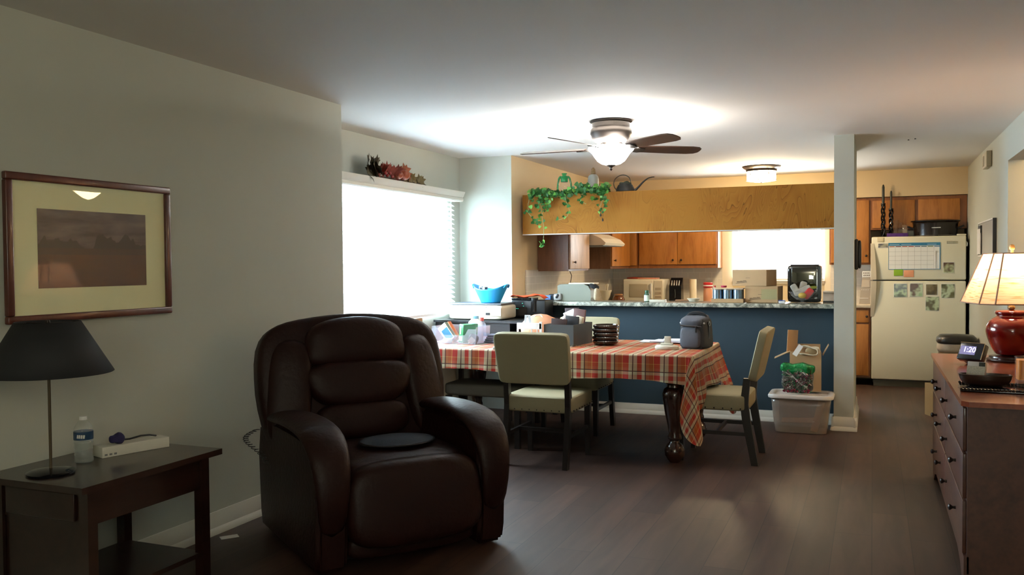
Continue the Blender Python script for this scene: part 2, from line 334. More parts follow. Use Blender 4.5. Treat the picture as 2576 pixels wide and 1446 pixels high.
# horizontal slat blinds
def blind(name, label, ax, a0, a1, z0, z1, pos, pitch, tilt, depth, m, rail=True):
    w = thing(name, label, 'blind', (0, 0, 0)); n = int((z1 - z0) / pitch); b_ = B()
    for i in range(n):
        z = z0 + .03 + i * pitch
        if ax == 'x': b_.box((pos, (a0 + a1) / 2, z), (depth, a1 - a0, .003), (0, tilt, 0))
        else: b_.box(((a0 + a1) / 2, pos, z), (a1 - a0, depth, .003), (tilt, 0, 0))
    b_.build('slats', m, w, smooth=False)
    r = B()
    if ax == 'x': r.bx(pos - .025, pos + .025, a0, a1, z0 - .005, z0 + .018)
    else: r.bx(a0, a1, pos - .025, pos + .025, z0 - .005, z0 + .018)
    r.build('bottom_rail', M_white, w, smooth=False)
    for t in (.08, .5, .92):
        c = B(); a = a0 + (a1 - a0) * t
        for d in (-depth * .45, depth * .45):
            if ax == 'x': c.cyl((pos + d, a, z0), (pos + d, a, z1), .0012, seg=5)
            else: c.cyl((a, pos + d, z0), (a, pos + d, z1), .0012, seg=5)
        c.box(((pos, a, z0 + .004) if ax == 'x' else (a, pos, z0 + .004)), ((depth, .003, .002) if ax == 'x' else (.003, depth, .002))).build('ladder_cord', M_white, w)
    return w
M_slat = translucent('blind_slat', (.93, .95, .97), .55)
bl = blind('window_blind', 'wide white slatted blind with moulded valance over the big dining window', 'x', 5.0, 7.49, .945, 2.03, -3.69, .043, 32, .05, M_slat)
# valance: moulded profile
vp = [(0, 0), (.022, 0), (.03, .01), (.03, .03), (.026, .036), (.034, .046), (.04, .062), (.048, .078), (.05, .09), (0, .09)]
B().prism(vp, (-3.655, 4.90, 2.003), (1, 0, 0), (0, 0, 1), (0, 2.70, 0)).bx(-3.75, -3.655, 4.9, 4.915, 2.003, 2.093).bx(-3.75, -3.655, 7.585, 7.60, 2.003, 2.093).bx(-3.75, -3.655, 4.9, 7.6, 2.08, 2.093).build('valance', M_trim, bl, ang=25)
for dy in (0, .018):
    c = B(); c.cyl((-3.645, 7.36 + dy, 1.36 - dy * 2), (-3.645, 7.36 + dy, 2.0), .0015, seg=6).lathe([(.001, .03), (.004, .025), (.006, .0), (.001, -.004)], (-3.645, 7.36 + dy, 1.34 - dy * 2), 8)
    c.build('pull_cord', M_white, bl)
blind('kitchen_blind', 'small white slatted blind in the kitchen window behind the cartons', 'y', kx0 + .005, kx1 - .005, kz0 + .01, kz1, YB - .045, .043, -32, .05, M_slat)
# ================================================================== CEILING FAN
M_blade = wood('fan_blade', (.03, .014, .01), (.07, .03, .02), .35, 4, (.2, 1, 1), coat=.3)
M_fanmetal = mat('brushed_bronze', (.05, .042, .037), .38, .7)
fan = thing('ceiling_fan', 'dark bronze hugger ceiling fan with five brown blades and a lit white glass bowl', 'ceiling fan', (-1.77, 6.22, H))
B().lathe([(.005, 0), (.150, 0), (.156, -.012), (.140, -.02), (.138, -.05), (.150, -.065), (.152, -.095), (.143, -.11), (.140, -.125), (.120, -.150), (.095, -.165), (.005, -.165)], (0, 0, 0), 48).build('motor_housing', M_fanmetal, fan)
B().lathe([(.005, -.165), (.085, -.165), (.088, -.19), (.055, -.20), (.052, -.245), (.060, -.25), (.06, -.262), (.005, -.262)], (0, 0, 0), 32).build('switch_housing', M_fanmetal, fan)
M_bowl = mat('lit_bowl_glass', (.9, .9, .9), .3, emit=(1, .97, .90), estr=14)
B().lathe([(.150, -.190 + .0), (.163, -.196), (.166, -.205), (.160, -.215), (.138, -.235), (.120, -.262), (.098, -.292), (.068, -.312), (.03, -.322), (.001, -.324)], (0, 0, -.0), 48, cap=False).build('light_bowl', M_bowl, fan, solid=.004)
B().lathe([(.001, -.318), (.038, -.318), (.030, -.328), (.012, -.336), (.010, -.345), (.013, -.350), (.004, -.362), (.001, -.364)], (0, 0, 0), 20).build('finial', M_fanmetal, fan)
for k in range(5):
    a = 180 + 72 * k; M = Matrix.Rotation(R(a), 4, 'Z')
    def P(x, y, z): return M @ Vector((x, y, z))
    bb = B(); top = []; bot = []
    out = [(.20, -.045), (.24, -.058), (.45, -.068), (.62, -.070), (.675, -.060), (.70, -.035), (.705, 0)]
    out = out + [(x, -y) for x, y in out[::-1][1:]]
    tl = -math.tan(R(13))
    pts = [(x, y, -.203 + y * tl) for x, y in out]
    n = len(pts); vs = [P(*p) for p in pts] + [P(x, y, z + .006) for x, y, z in pts]
    bb.add(vs, [tuple(range(n)), tuple(range(2 * n - 1, n - 1, -1))] + [(i, i + n, (i + 1) % n + n, (i + 1) % n) for i in range(n)])
    bl_ = bb.build('blade', M_blade, fan, smooth=False)
    ar = B().prism([(.075, -.012), (.13, -.010), (.17, -.03), (.215, -.042), (.255, -.03), (.265, 0), (.255, .03), (.215, .042), (.17, .03), (.13, .010), (.075, .012)], P(0, 0, -.212), P(1, 0, 0) , P(0, 1, tl), P(0, 0, .006))
    ar.box(P(.10, 0, -.195), (.06, .02, .03), (0, 0, a)); ar.build('blade_iron', M_fanmetal, bl_, smooth=False)
point('fan_bulb', (-1.77, 6.22, H - .178 + .0), 120, (1, .96, .90), .06)
for k in range(3):
    a = R(60 + k * 120); point('fan_bulb', (-1.77 + .118 * math.cos(a), 6.22 + .118 * math.sin(a), H - .205), 75, (1, .95, .88), .03)
# ================================================================== KITCHEN FLUSH LIGHT
kl = thing('flush_ceiling_light', 'round flush ceiling light with dark bronze rim and lit glass drum over the kitchen', 'ceiling light', (-1.12, 9.85, H))
B().lathe([(.005, 0), (.20, 0), (.205, -.008), (.190, -.022), (.165, -.035), (.158, -.058), (.150, -.06), (.005, -.06)], seg=48).build('canopy', M_darkmetal, kl)
B().lathe([(.15, -.055), (.152, -.15), (.145, -.158), (.08, -.168), (.001, -.170)], seg=40, cap=False).build('glass_drum', mat('lit_drum_glass', (.9, .85, .7), .3, emit=(1, .76, .44), estr=75), kl)
B().lathe([(.152, -.148), (.158, -.148), (.158, -.156), (.152, -.156), (.152, -.148)], seg=40, cap=False).build('lower_ring', M_darkmetal, kl)
for k in range(3):
    a = R(-130 + 75 * k); B().cyl((.156 * math.cos(a), .156 * math.sin(a), -.055), (.156 * math.cos(a), .156 * math.sin(a), -.152), .004, seg=8).ball((.158 * math.cos(a), .158 * math.sin(a), -.09), .008, 8).build('support_rod', M_darkmetal, kl)
B().lathe([(.001, -.182), (.006, -.178), (.009, -.172), (.006, -.165), (.001, -.165)], seg=10).build('finial', M_darkmetal, kl)
# ================================================================== LEFT WALL PICTURE
pic = thing('framed_picture', 'large framed landscape photograph in a cream mat on the left wall', 'picture', (XL, 2.885, 1.48), 90)
# local: X along +Y world, Y -> -X world (towards wall is +Y local)
M_frame = wood('mahogany_frame', (.05, .012, .008), (.12, .03, .018), .3, 5, coat=.4)
fw_, fh_ = .44, .305
for (x0, x1, z0, z1, ax) in ((-fw_, fw_, fh_ - .032, fh_, 0), (-fw_, fw_, -fh_, -fh_ + .032, 0), (-fw_, -fw_ + .032, -fh_ + .032, fh_ - .032, 1), (fw_ - .032, fw_, -fh_ + .032, fh_ - .032, 1)):
    B().bx(x0, x1, -.028, -.002, z0, z1, bev=.006).build('frame_rail', M_frame, pic)
B().bx(-fw_ + .03, fw_ - .03, -.012, -.004, -fh_ + .03, fh_ - .03).build('mat_board', mat('cream_mat', (.88, .86, .52), .8), pic, smooth=False)
def landscape():
    m = bpy.data.materials.new('landscape_print'); m.use_nodes = True; nt = m.node_tree; n = nt.nodes; L = nt.links; b = n['Principled BSDF']
    tc = n.new('ShaderNodeTexCoord'); sp = n.new('ShaderNodeSeparateXYZ'); L.new(tc.outputs['Object'], sp.inputs[0])
    # sky clouds
    mp = n.new('ShaderNodeMapping'); mp.inputs['Scale'].default_value = (3, 1, 14); nz = n.new('ShaderNodeTexNoise'); nz.inputs['Scale'].default_value = 1.6; nz.inputs['Detail'].default_value = 6; L.new(tc.outputs['Object'], mp.inputs[0]); L.new(mp.outputs[0], nz.inputs['Vector'])
    sk = n.new('ShaderNodeValToRGB'); sk.color_ramp.elements[0].color = (.022, .018, .026, 1); sk.color_ramp.elements[1].color = (.15, .12, .12, 1); sk.color_ramp.elements[0].position = .35; sk.color_ramp.elements[1].position = .7; L.new(nz.outputs['Fac'], sk.inputs[0])
    # mountain line: z < h(x)
    h = n.new('ShaderNodeTexNoise'); h.noise_dimensions = '1D'; h.inputs['Scale'].default_value = 9; h.inputs['Detail'].default_value = 3; L.new(sp.outputs[0], h.inputs['W'])
    a = n.new('ShaderNodeMath'); a.operation = 'MULTIPLY_ADD'; a.inputs[1].default_value = .24; a.inputs[2].default_value = -.085; L.new(h.outputs['Fac'], a.inputs[0])
    lt = n.new('ShaderNodeMath'); lt.operation = 'LESS_THAN'; L.new(sp.outputs[2], lt.inputs[0]); L.new(a.outputs[0], lt.inputs[1])
    m1 = n.new('ShaderNodeMix'); m1.data_type = 'RGBA'; m1.inputs['B'].default_value = (.014, .012, .016, 1); L.new(lt.outputs[0], m1.inputs['Factor']); L.new(sk.outputs[0], m1.inputs['A'])
    # dark near hill and brown foreground
    l2 = n.new('ShaderNodeMath'); l2.operation = 'LESS_THAN'; l2.inputs[1].default_value = .003; L.new(sp.outputs[2], l2.inputs[0])
    m2 = n.new('ShaderNodeMix'); m2.data_type = 'RGBA'; m2.inputs['B'].default_value = (.035, .016, .012, 1); L.new(l2.outputs[0], m2.inputs['Factor']); L.new(m1.outputs['Result'], m2.inputs['A'])
    fg = n.new('ShaderNodeValToRGB'); fg.color_ramp.elements[0].color = (.03, .009, .004, 1); fg.color_ramp.elements[1].color = (.10, .03, .008, 1); L.new(nz.outputs['Fac'], fg.inputs[0])
    l3 = n.new('ShaderNodeMath'); l3.operation = 'LESS_THAN'; l3.inputs[1].default_value = -.025; L.new(sp.outputs[2], l3.inputs[0])
    m3 = n.new('ShaderNodeMix'); m3.data_type = 'RGBA'; L.new(l3.outputs[0], m3.inputs['Factor']); L.new(m2.outputs['Result'], m3.inputs['A']); L.new(fg.outputs[0], m3.inputs['B'])
    L.new(m3.outputs['Result'], b.inputs['Base Color']); b.inputs['Roughness'].default_value = .35
    return m
B().bx(-.29, .29, -.0135, -.012, -.165, .165).build('print', landscape(), pic, smooth=False)
# glazing: clear pane with mirror-like sheen
B().bx(-fw_ + .03, fw_ - .03, -.018, -.0165, -fh_ + .03, fh_ - .03).build('glazing', glass('picture_glass', (1, 1, 1), .0, .98), pic, smooth=False)
# ================================================================== END TABLE (left)
M_dwood = wood('dark_walnut', (.008, .003, .002), (.022, .008, .005), .28, 5, (1, .15, 1), coat=.3)
et = thing('end_table', 'dark walnut end table in the lower left corner beside the recliner', 'end table', (-2.92, 2.32, 0))
B().prism([(-.27, 0), (.275, 0), (.275, .74), (-.21, .74), (-.27, .68)], (0, 0, .575), (1, 0, 0), (0, 1, 0), (0, 0, .025)).build('table_top', M_dwood, et, smooth=False)
B().bx(-.23, .235, .06, .075, .44, .575).bx(-.23, .235, .66, .675, .44, .575).bx(-.23, -.215, .075, .66, .44, .575).bx(.22, .235, .075, .66, .44, .575).build('apron', M_dwood, et, smooth=False)
B().bx(-.18, .18, .045, .062, .455, .56, bev=.004).build('drawer', M_dwood, et)
B().bx(-.22, .225, .07, .67, .14, .16).build('shelf', M_dwood, et, smooth=False)
B().bx(-.20, .21, .062, .074, .05, .44).build('end_panel', M_dwood, et, smooth=False)
for x in (-.225, .225):
    for y in (.07, .665):
        B().prism([(-.022, -.022), (.022, -.022), (.022, .022), (-.022, .022)], (x, y, 0), (1, 0, 0), (0, 1, 0), (0, 0, .575)).build('leg', M_dwood, et, smooth=False)
# black lamp
lp = thing('table_lamp', 'unlit table lamp with black cone shade and thin brass pole on the end table', 'lamp', (-2.955, 2.45, .6))
B().lathe([(.001, 0), (.085, 0), (.088, .008), (.07, .016), (.02, .022), (.001, .022)], seg=32).build('base', M_blackgloss, lp)
B().cyl((0, 0, .02), (0, 0, .56), .0055, seg=12).build('pole', mat('aged_brass', (.10, .075, .045), .35, .7), lp)
B().lathe([(.232, .392), (.115, .592)], seg=48, cap=False).build('lamp_shade', mat('black_shade', (.012, .013, .016), .75), lp, solid=.003)
B().cyl((-.115, 0, .585), (.115, 0, .585), .002, seg=6).cyl((0, -.115, .585), (0, .115, .585), .002, seg=6).lathe([(.001, .60), (.008, .597), (.01, .585), (.004, .575)], seg=12).build('shade_spider', M_darkmetal, lp)
# water bottle
wb = thing('water_bottle', 'clear ribbed water bottle with blue label on the end table', 'bottle', (-2.995, 2.64, .6))
pr = [(.001, 0), (.030, 0), (.037, .006)]
for k in range(4): pr += [(.037, .014 + k * .017), (.0345, .022 + k * .017)]
pr += [(.037, .085), (.035, .09), (.037, .095), (.037, .132), (.034, .148), (.022, .168), (.013, .174), (.013, .182)]
B().lathe(pr, seg=32, cap=False).build('bottle_body', glass('bottle_plastic', (.93, .96, .96), .04, .9), wb)
B().lathe([(.001, .003), (.030, .003), (.0335, .01), (.0335, .082), (.001, .082)], seg=24).build('water', glass('water', (.86, .88, .86), .02, .93), wb)
B().lathe([(.0378, .097), (.0378, .130)], seg=32, cap=False).build('bottle_label', mat('blue_label', (.02, .06, .13), .3, var=(40, .5)), wb)
B().lathe([(.001, .190), (.014, .190), (.015, .187), (.015, .176), (.013, .176)], seg=20).build('cap', M_white, wb)
for k in range(4): B().prism([(0, 0), (.007, 0), (.009, .014), (.002, .014)], (.006 - .0 + k * .009, -.0378 + .0006 * k * k, .106), (1, .12 * k, 0), (0, 0, 1), (0, -.0008, 0)).build('label_lettering', M_paper, wb, smooth=False)
# long white box with things on it
wx = thing('white_box', 'long low white carton lying on the end table beside the water bottle', 'box', (-2.975, 2.875, .6), 73)
B().bx(-.15, .15, -.04, .04, 0, .045, bev=.002).build('carton', mat('white_carton', (.62, .60, .52), .6), wx)
for k in range(3): B().bx(-.14 + k * .02, -.128 + k * .02, -.0405, -.04, .008, .016).build('printed_mark', mat('grey_print', (.2, .2, .2), .6), wx, smooth=False)
ps = thing('headband', 'black strap with a dark blue rolled cloth resting on the white carton', 'headband', (-2.975, 2.86, .645), 73)
B().puff((-.055, 0, .022), (.065, .05, .044), 2.3, fn=lambda p: (p.x, p.y, p.z * (1 + .25 * math.sin(p.x * 120)))).build('cloth_roll', mat('navy_cloth', (.018, .014, .07), .85), ps)
B().tube([(-.03, 0, .014), (0, 0, .012), (.05, 0, .018), (.09, 0, .016), (.12, 0, .008)], .008, 8, .5).build('strap', M_black, ps)
# paper scrap on floor
tag(B().box((0, 0, .0015), (.05, .09, .002), (0, 0, -38)).build('paper_scrap', M_paper, loc=(-3.075, 3.60, 0), smooth=False), 'small white paper scrap on the floor by the left baseboard', 'paper')
# ================================================================== RECLINER
M_lea = mat('brown_leather', (.016, .0042, .0028), .48, spec=.22, bump=(45, .25), var=(5, .25))
rc = thing('recliner', 'big dark brown leather recliner with padded arms facing right', 'recliner', (-2.0, 3.63, 0), 53.13)
B().bx(-.40, .40, .10, .82, .03, .16).build('base_frame', mat('dark_frame', (.008, .007, .006), .6), rc, smooth=False)
for sx in (-1, 1):
    prof = [(.0, .015), (-.02, .10), (-.03, .30), (-.015, .48), (.04, .565), (.14, .605), (.35, .615), (.60, .615), (.78, .60), (.92, .56), (.96, .40), (.93, .10), (.90, .015)]
    x0 = -.485 if sx < 0 else .335
    ap = B().prism(prof, (x0, 0, 0), (0, 1, 0), (0, 0, 1), (.15, 0, 0)); bmesh.ops.recalc_face_normals(ap.bm, faces=ap.bm.faces)
    bmesh.ops.bevel(ap.bm, geom=list(ap.bm.edges), offset=.022, segments=3, affect='EDGES')
    arm = ap.build('armrest', M_lea, rc, ang=60)
    # soft pad over the arm, rolling down the front
    path = [(-.022, .18, .06), (-.045, .34, .075), (-.035, .49, .09), (.03, .585, .10), (.13, .632, .105), (.30, .648, .105), (.50, .645, .102), (.68, .628, .095), (.78, .60, .08)]
    rings = []; xc = sx * .415; sg = 20
    for i, (y, z, w) in enumerate(path):
        p0 = path[max(0, i - 1)]; p1 = path[min(len(path) - 1, i + 1)]; d = Vector((0, p1[0] - p0[0], p1[1] - p0[1])).normalized(); nrm = Vector((0, -d.z, d.y))
        th = .036 if 0 < i < len(path) - 1 else .012
        rings.append([Vector((xc, y, z)) + Vector((w * math.copysign(abs(math.cos(t)) ** .8, math.cos(t)), 0, 0)) + nrm * th * math.sin(t) for t in [2 * PI * k / sg for k in range(sg)]])
    vs = [p for r_ in rings for p in r_]; n = len(rings)
    B().add(vs, [(i * sg + k, i * sg + (k + 1) % sg, (i + 1) * sg + (k + 1) % sg, (i + 1) * sg + k) for i in range(n - 1) for k in range(sg)] + [tuple(range(sg)), tuple((n - 1) * sg + k for k in range(sg))]).build('arm_pad', M_lea, arm, sub=1, ang=180)
B().puff((0, .33, .395), (.70, .66, .21), (5, 5, 3.2)).build('seat', M_lea, rc)
B().puff((0, .015, .29), (.69, .20, .40), (5, 3, 4), rot=(-7, 0, 0)).build('footrest', M_lea, rc)
B().puff((0, .06, .10), (.66, .14, .12), (6, 3, 4)).build('lower_front', M_lea, rc)
# back: shell with side wings, lumbar rolls, headrest
def bk(y, z, sx_, sy_, sz_, e, name, par, fn=None, tilt=-13): return B().puff((0, y, z), (sx_, sy_, sz_), e, n=14, rot=(tilt, 0, 0), fn=fn).build(name, M_lea, par)
shape = lambda p: (p.x * (1.0 - .09 * max(0, p.z / .37) ** 3 - .13 * max(0, -p.z / .37) ** 1.5), p.y, p.z + .012 * math.cos(p.x * 7))
back = bk(.80, .745, 1.06, .17, .76, (6, 5, 6), 'backrest', rc, shape)
for s_ in (-1, 1):
    B().puff((s_ * .375, .745, .735), (.235, .15, .56), (3.2, 2.6, 3.5), rot=(-13, s_ * -3, s_ * 16)).build('side_wing', M_lea, back)
bk(.665, .575, .52, .13, .20, (4, 2.6, 3), 'lower_cushion', back)
bk(.705, .765, .58, .15, .25, (3.6, 2.6, 3), 'lumbar_cushion', back, lambda p: (p.x * (1 + .15 * p.z / .12), p.y, p.z))
bk(.775, .975, .56, .17, .27, (3.6, 2.6, 3), 'headrest', back, lambda p: (p.x * (1 + .12 * max(0, -p.z / .12)), p.y, p.z + .01 * math.cos(p.x * 9)))
# coiled hand-control cord at the left side
pts = []
for k in range(150):
    t = k / 149; a = t * 2 * PI * 15; cx = -.53 - .035 * math.sin(t * PI * 1.6); cz = .55 - .17 * t; cy = .80 + .10 * math.sin(t * PI * 1.2)
    pts.append((cx + .014 * math.cos(a), cy + .014 * math.sin(a), cz))
B().tube(pts, .0022, 5).build('coiled_cord', M_black, rc)
sp = thing('seat_pad', 'round dark blue pad lying on the brown recliner seat', 'seat pad', (-2.0 + .6 * .04 - .8 * .30, 3.63 + .8 * .04 + .6 * .30, .512), 53)
B().lathe([(.001, 0), (.17, 0), (.185, .006), (.175, .012), (.001, .014)], seg=40, sx=1.05, sy=.85).build('pad', mat('blue_grey_fabric', (.008, .018, .036), .8, bump=(120, .2)), sp)
B().lathe([(.178, .003), (.187, .003), (.190, .007), (.187, .011), (.178, .011)], seg=40, sx=1.05, sy=.85, cap=False).build('piping', M_black, sp)
# ================================================================== DINING TABLE
M_table = wood('dark_cherry', (.015, .006, .004), (.05, .018, .01), .2, 5, (1, 1, .2), coat=.6)
TX0, TX1, TY0, TY1, TZ = -3.36, -1.14, 5.99, 7.10, .755
dt = thing('dining_table', 'long dining table with thick turned dark wood legs under a plaid cloth', 'table', (-2.25, 6.545, 0))
hx, hy = (TX1 - TX0) / 2, (TY1 - TY0) / 2
B().box((0, 0, TZ - .015), (2 * hx, 2 * hy, .03), bev=.008).build('table_top', M_table, dt)
B().bx(-hx + .12, hx - .12, -hy + .10, -hy + .125, .63, .725).bx(-hx + .12, hx - .12, hy - .125, hy - .10, .63, .725).bx(-hx + .12, -hx + .145, -hy + .125, hy - .125, .63, .725).bx(hx - .145, hx - .12, -hy + .125, hy - .125, .63, .725).build('apron', M_table, dt, smooth=False)
lprof = [(.001, 0), (.035, 0), (.05, .02), (.068, .05), (.072, .085), (.055, .125), (.038, .14), (.034, .155), (.048, .165), (.050, .18), (.042, .20), (.05, .26), (.07, .36), (.082, .44), (.085, .48), (.075, .515), (.055, .53), (.052, .545), (.072, .565), (.082, .60), (.078, .635), (.06, .655), (.06, .66)]
for sx in (-1, 1):
    for sy in (-1, 1):
        B().lathe(lprof, seg=28).box((0, 0, .69), (.125, .125, .07), bev=.006).build('leg', M_table, dt, loc=(sx * (hx - .145), sy * (hy - .115), 0))
# plaid cloth
def plaid():
    m = bpy.data.materials.new('plaid_cotton'); m.use_nodes = True; nt = m.node_tree; n = nt.nodes; L = nt.links; b = n['Principled BSDF']
    uv = n.new('ShaderNodeUVMap'); sp = n.new('ShaderNodeSeparateXYZ'); L.new(uv.outputs[0], sp.inputs[0])
    red, wht, tan, org, yel, mar = (.38, .016, .006, 1), (.48, .43, .28, 1), (.34, .12, .04, 1), (.33, .065, .004, 1), (.68, .44, .12, 1), (.03, .004, .006, 1)
    st = [(0, mar), (.03, wht), (.15, red), (.30, wht), (.40, mar), (.425, tan), (.53, org), (.665, yel), (.68, red), (.88, wht)]
    cols = []; lines = []
    for i in (0, 1):
        d = n.new('ShaderNodeMath'); d.operation = 'DIVIDE'; d.inputs[1].default_value = .222; L.new(sp.outputs[i], d.inputs[0])
        f = n.new('ShaderNodeMath'); f.operation = 'FRACT'; L.new(d.outputs[0], f.inputs[0])
        r = n.new('ShaderNodeValToRGB'); r.color_ramp.interpolation = 'CONSTANT'; e = r.color_ramp.elements
        while len(e) < len(st): e.new(.5)
        for k, (p, c) in enumerate(st): e[k].position = p; e[k].color = c if c != mar else red
        L.new(f.outputs[0], r.inputs[0]); cols.append(r.outputs[0])
        q = n.new('ShaderNodeValToRGB'); q.color_ramp.interpolation = 'CONSTANT'; e = q.color_ramp.elements
        ln = [(0, 1), (.030, 0), (.40, 1), (.430, 0)]
        while len(e) < len(ln): e.new(.5)
        for k, (p, c) in enumerate(ln): e[k].position = p; e[k].color = (c, c, c, 1)
        L.new(f.outputs[0], q.inputs[0]); lines.append(q.outputs[0])
    mx = n.new('ShaderNodeMix'); mx.data_type = 'RGBA'; mx.inputs['Factor'].default_value = .38; L.new(cols[0], mx.inputs['A']); L.new(cols[1], mx.inputs['B'])
    mm = n.new('ShaderNodeMath'); mm.operation = 'MAXIMUM'; L.new(lines[0], mm.inputs[0]); L.new(lines[1], mm.inputs[1])
    sc = n.new('ShaderNodeMath'); sc.operation = 'MULTIPLY'; sc.inputs[1].default_value = .88; L.new(mm.outputs[0], sc.inputs[0])
    m2 = n.new('ShaderNodeMix'); m2.data_type = 'RGBA'; L.new(sc.outputs[0], m2.inputs['Factor']); L.new(mx.outputs['Result'], m2.inputs['A']); m2.inputs['B'].default_value = mar
    L.new(m2.outputs['Result'], b.inputs['Base Color']); b.inputs['Roughness'].default_value = .55; b.inputs['Specular IOR Level'].default_value = .4
    return m
def cloth():
    cr = .035; zt = TZ + .008; x0, x1, y0, y1 = TX0 - .012, TX1 + .012, TY0 - .012, TY1 + .012
    # perimeter samples (pos, normal, arc position) anticlockwise from front left
    per = []
    def seg(p, q, nn, n_): 
        for k in range(n_): t = k / n_; per.append((p[0] + (q[0] - p[0]) * t, p[1] + (q[1] - p[1]) * t, nn[0], nn[1]))
    def arc(cx, cy, a0, n_):
        for k in range(n_): a = R(a0 + 90 * k / n_); per.append((cx + cr * math.cos(a), cy + cr * math.sin(a), math.cos(a), math.sin(a)))
    seg((x0 + cr, y0), (x1 - cr, y0), (0, -1), 110); i_c1 = len(per); arc(x1 - cr, y0 + cr, -90, 26); i_r = len(per)
    seg((x1, y0 + cr), (x1, y1 - cr), (1, 0), 60); i_c2 = len(per); arc(x1 - cr, y1 - cr, 0, 26); i_b = len(per)
    seg((x1 - cr, y1), (x0 + cr, y1), (0, 1), 80); i_c3 = len(per); arc(x0 + cr, y1 - cr, 90, 10); seg((x0, y1 - cr), (x0, y0 + cr), (-1, 0), 30); arc(x0 + cr, y0 + cr, 180, 10)
    N = len(per); sm = lambda a, b_, t: (lambda q: q * q * (3 - 2 * q))(min(1, max(0, (t - a) / (b_ - a))))
    def drop(i):
        x, y, nx, ny = per[i]; front = .155 + .04 * (x - x0) / (x1 - x0)
        if i < i_c1: return front + .015 * math.sin(x * 5)
        if i < i_r: t = (i - i_c1) / (i_r - i_c1); return front + .40 * math.sin(PI * min(t / .62, 1) / 2) ** 1.1 - max(0, t - .62) / .38 * .20
        if i < i_c2: t = (i - i_r) / (i_c2 - i_r); return .375 - .125 * sm(0, .2, t) + .145 * sm(.62, 1, t)
        if i < i_b: t = (i - i_c2) / (i_b - i_c2); return .395 + .19 * math.sin(PI * t) - .20 * sm(.5, 1, t)
        return .19
    def flare(i):
        x, y, nx, ny = per[i]
        if i < i_c1: return .010 + .006 * math.sin(x * 23) + .004 * math.sin(x * 51)
        if i < i_r: t = (i - i_c1) / (i_r - i_c1); return .02 + .085 * math.sin(PI * t) 
        if i < i_c2: t = (i - i_r) / (i_c2 - i_r); return .03 + .075 * t + .018 * math.sin(t * 16)
        if i < i_b: return .13
        return .03
    K = 14; bm = bmesh.new(); uvl = bm.loops.layers.uv.new('UVMap'); vs = []; uvs = {}
    def V(p, u):
        v = bm.verts.new(p); uvs[v] = u; return v
    rnd = [(0, 0), (.004, .0015), (.009, .006), (.011, .012)]
    rings = []
    for i in range(N):
        x, y, nx, ny = per[i]; D = drop(i); F = flare(i); r_ = []
        for (o, d) in rnd: r_.append(V((x + nx * (o - .011), y + ny * (o - .011), zt - d), (x + nx * d, y + ny * d)))
        tx, ty = -ny, nx
        for k in range(1, K + 1):
            t = k / K; f = F * t ** 1.1; lat = 0
            if i_c1 <= i < i_r: c_ = (i - i_c1) / (i_r - i_c1) - .5; f += .015 * math.sin(c_ * 12) * t; lat = t * (.035 * math.sin(c_ * 2 * PI) - .075 * math.cos(c_ * PI))
            if i_c2 <= i < i_b: c_ = (i - i_c2) / (i_b - i_c2) - .5; lat = .03 * t * math.sin(c_ * 2 * PI)
            r_.append(V((x + nx * f + tx * lat, y + ny * f + ty * lat, zt - .012 - (D - .012) * t), (x + nx * D * t, y + ny * D * t)))
        rings.append(r_)
    for i in range(N):
        a, b_ = rings[i], rings[(i + 1) % N]
        for k in range(len(a) - 1): bm.faces.new((a[k], b_[k], b_[k + 1], a[k + 1]))
    bm.faces.new([r_[0] for r_ in rings])
    for f in bm.faces:
        for l in f.loops: l[uvl].uv = uvs[l.vert]
    bmesh.ops.recalc_face_normals(bm, faces=bm.faces)
    me = bpy.data.meshes.new('tablecloth'); bm.to_mesh(me); bm.free(); me.materials.append(plaid())
    me.polygons.foreach_set('use_smooth', [True] * len(me.polygons)); me.set_sharp_from_angle(angle=R(50))
    o = bpy.data.objects.new('tablecloth', me); COL.objects.link(o); return o
tag(cloth(), 'red, orange and cream plaid tablecloth hanging over the dining table', 'tablecloth')
ZT = TZ + .0085
# ================================================================== CHAIRS
M_linen = mat('cream_upholstery', (.31, .275, .165), .75, bump=(160, .12), var=(4, .06))
M_leg = mat('espresso_wood', (.014, .010, .008), .35)
def make_chair(label, loc, rz, group):
    t = thing('dining_chair', label, 'chair', loc, rz, group)
    s_ = B().puff((0, .255, .428), (.51, .53, .12), 10).build('seat', M_linen, t)
    for k in range(9):
        for yy in (-.006, .496): B().ball((-.22 + k * .055, yy, .390), .0062, 6).build('nail_head', M_darkmetal, s_)
    for k in range(8):
        for xx in (-.256, .256): B().ball((xx, .04 + k * .06, .390), .0062, 6).build('nail_head', M_darkmetal, s_)
    # back: slightly raked padded slab, wider at the top
    q = B().puff((0, -.075, .755), (.53, .062, .36), 13, rot=(13, 0, 0), fn=lambda p: (p.x * (1 + .03 * p.z / .18), p.y, p.z)).build('backrest', M_linen, t)
    for sx in (-1, 1):
        x = sx * .225
        B().prism([(-.022, .60), (.022, .60), (.045, .42), (.030, .30), (-.030, 0), (-.075, 0), (-.022, .32), (-.010, .42)], (x - .018, 0, 0), (0, 1, 0), (0, 0, 1), (.036, 0, 0)).build('leg', M_leg, t, smooth=False)
        B().add([(x + a * w, .455 + b_ * w, z) for z, w in ((0, .016), (.385, .022)) for a, b_ in ((-1, -1), (1, -1), (1, 1), (-1, 1))], [(0, 3, 2, 1), (4, 5, 6, 7)] + [(k, (k + 1) % 4, 4 + (k + 1) % 4, 4 + k) for k in range(4)]).build('leg', M_leg, t, smooth=False)
        B().bx(x - .01, x + .01, -.02, .45, .20, .225).build('stretcher', M_leg, t, smooth=False)
    B().bx(-.215, .215, .20, .22, .20, .225).build('stretcher', M_leg, t, smooth=False)
    return t
GC = 'cream upholstered dining chairs'
ch = make_chair('cream dining chair with its back to the camera, before the plaid table', (-2.15, 5.66, 0), 0, GC)
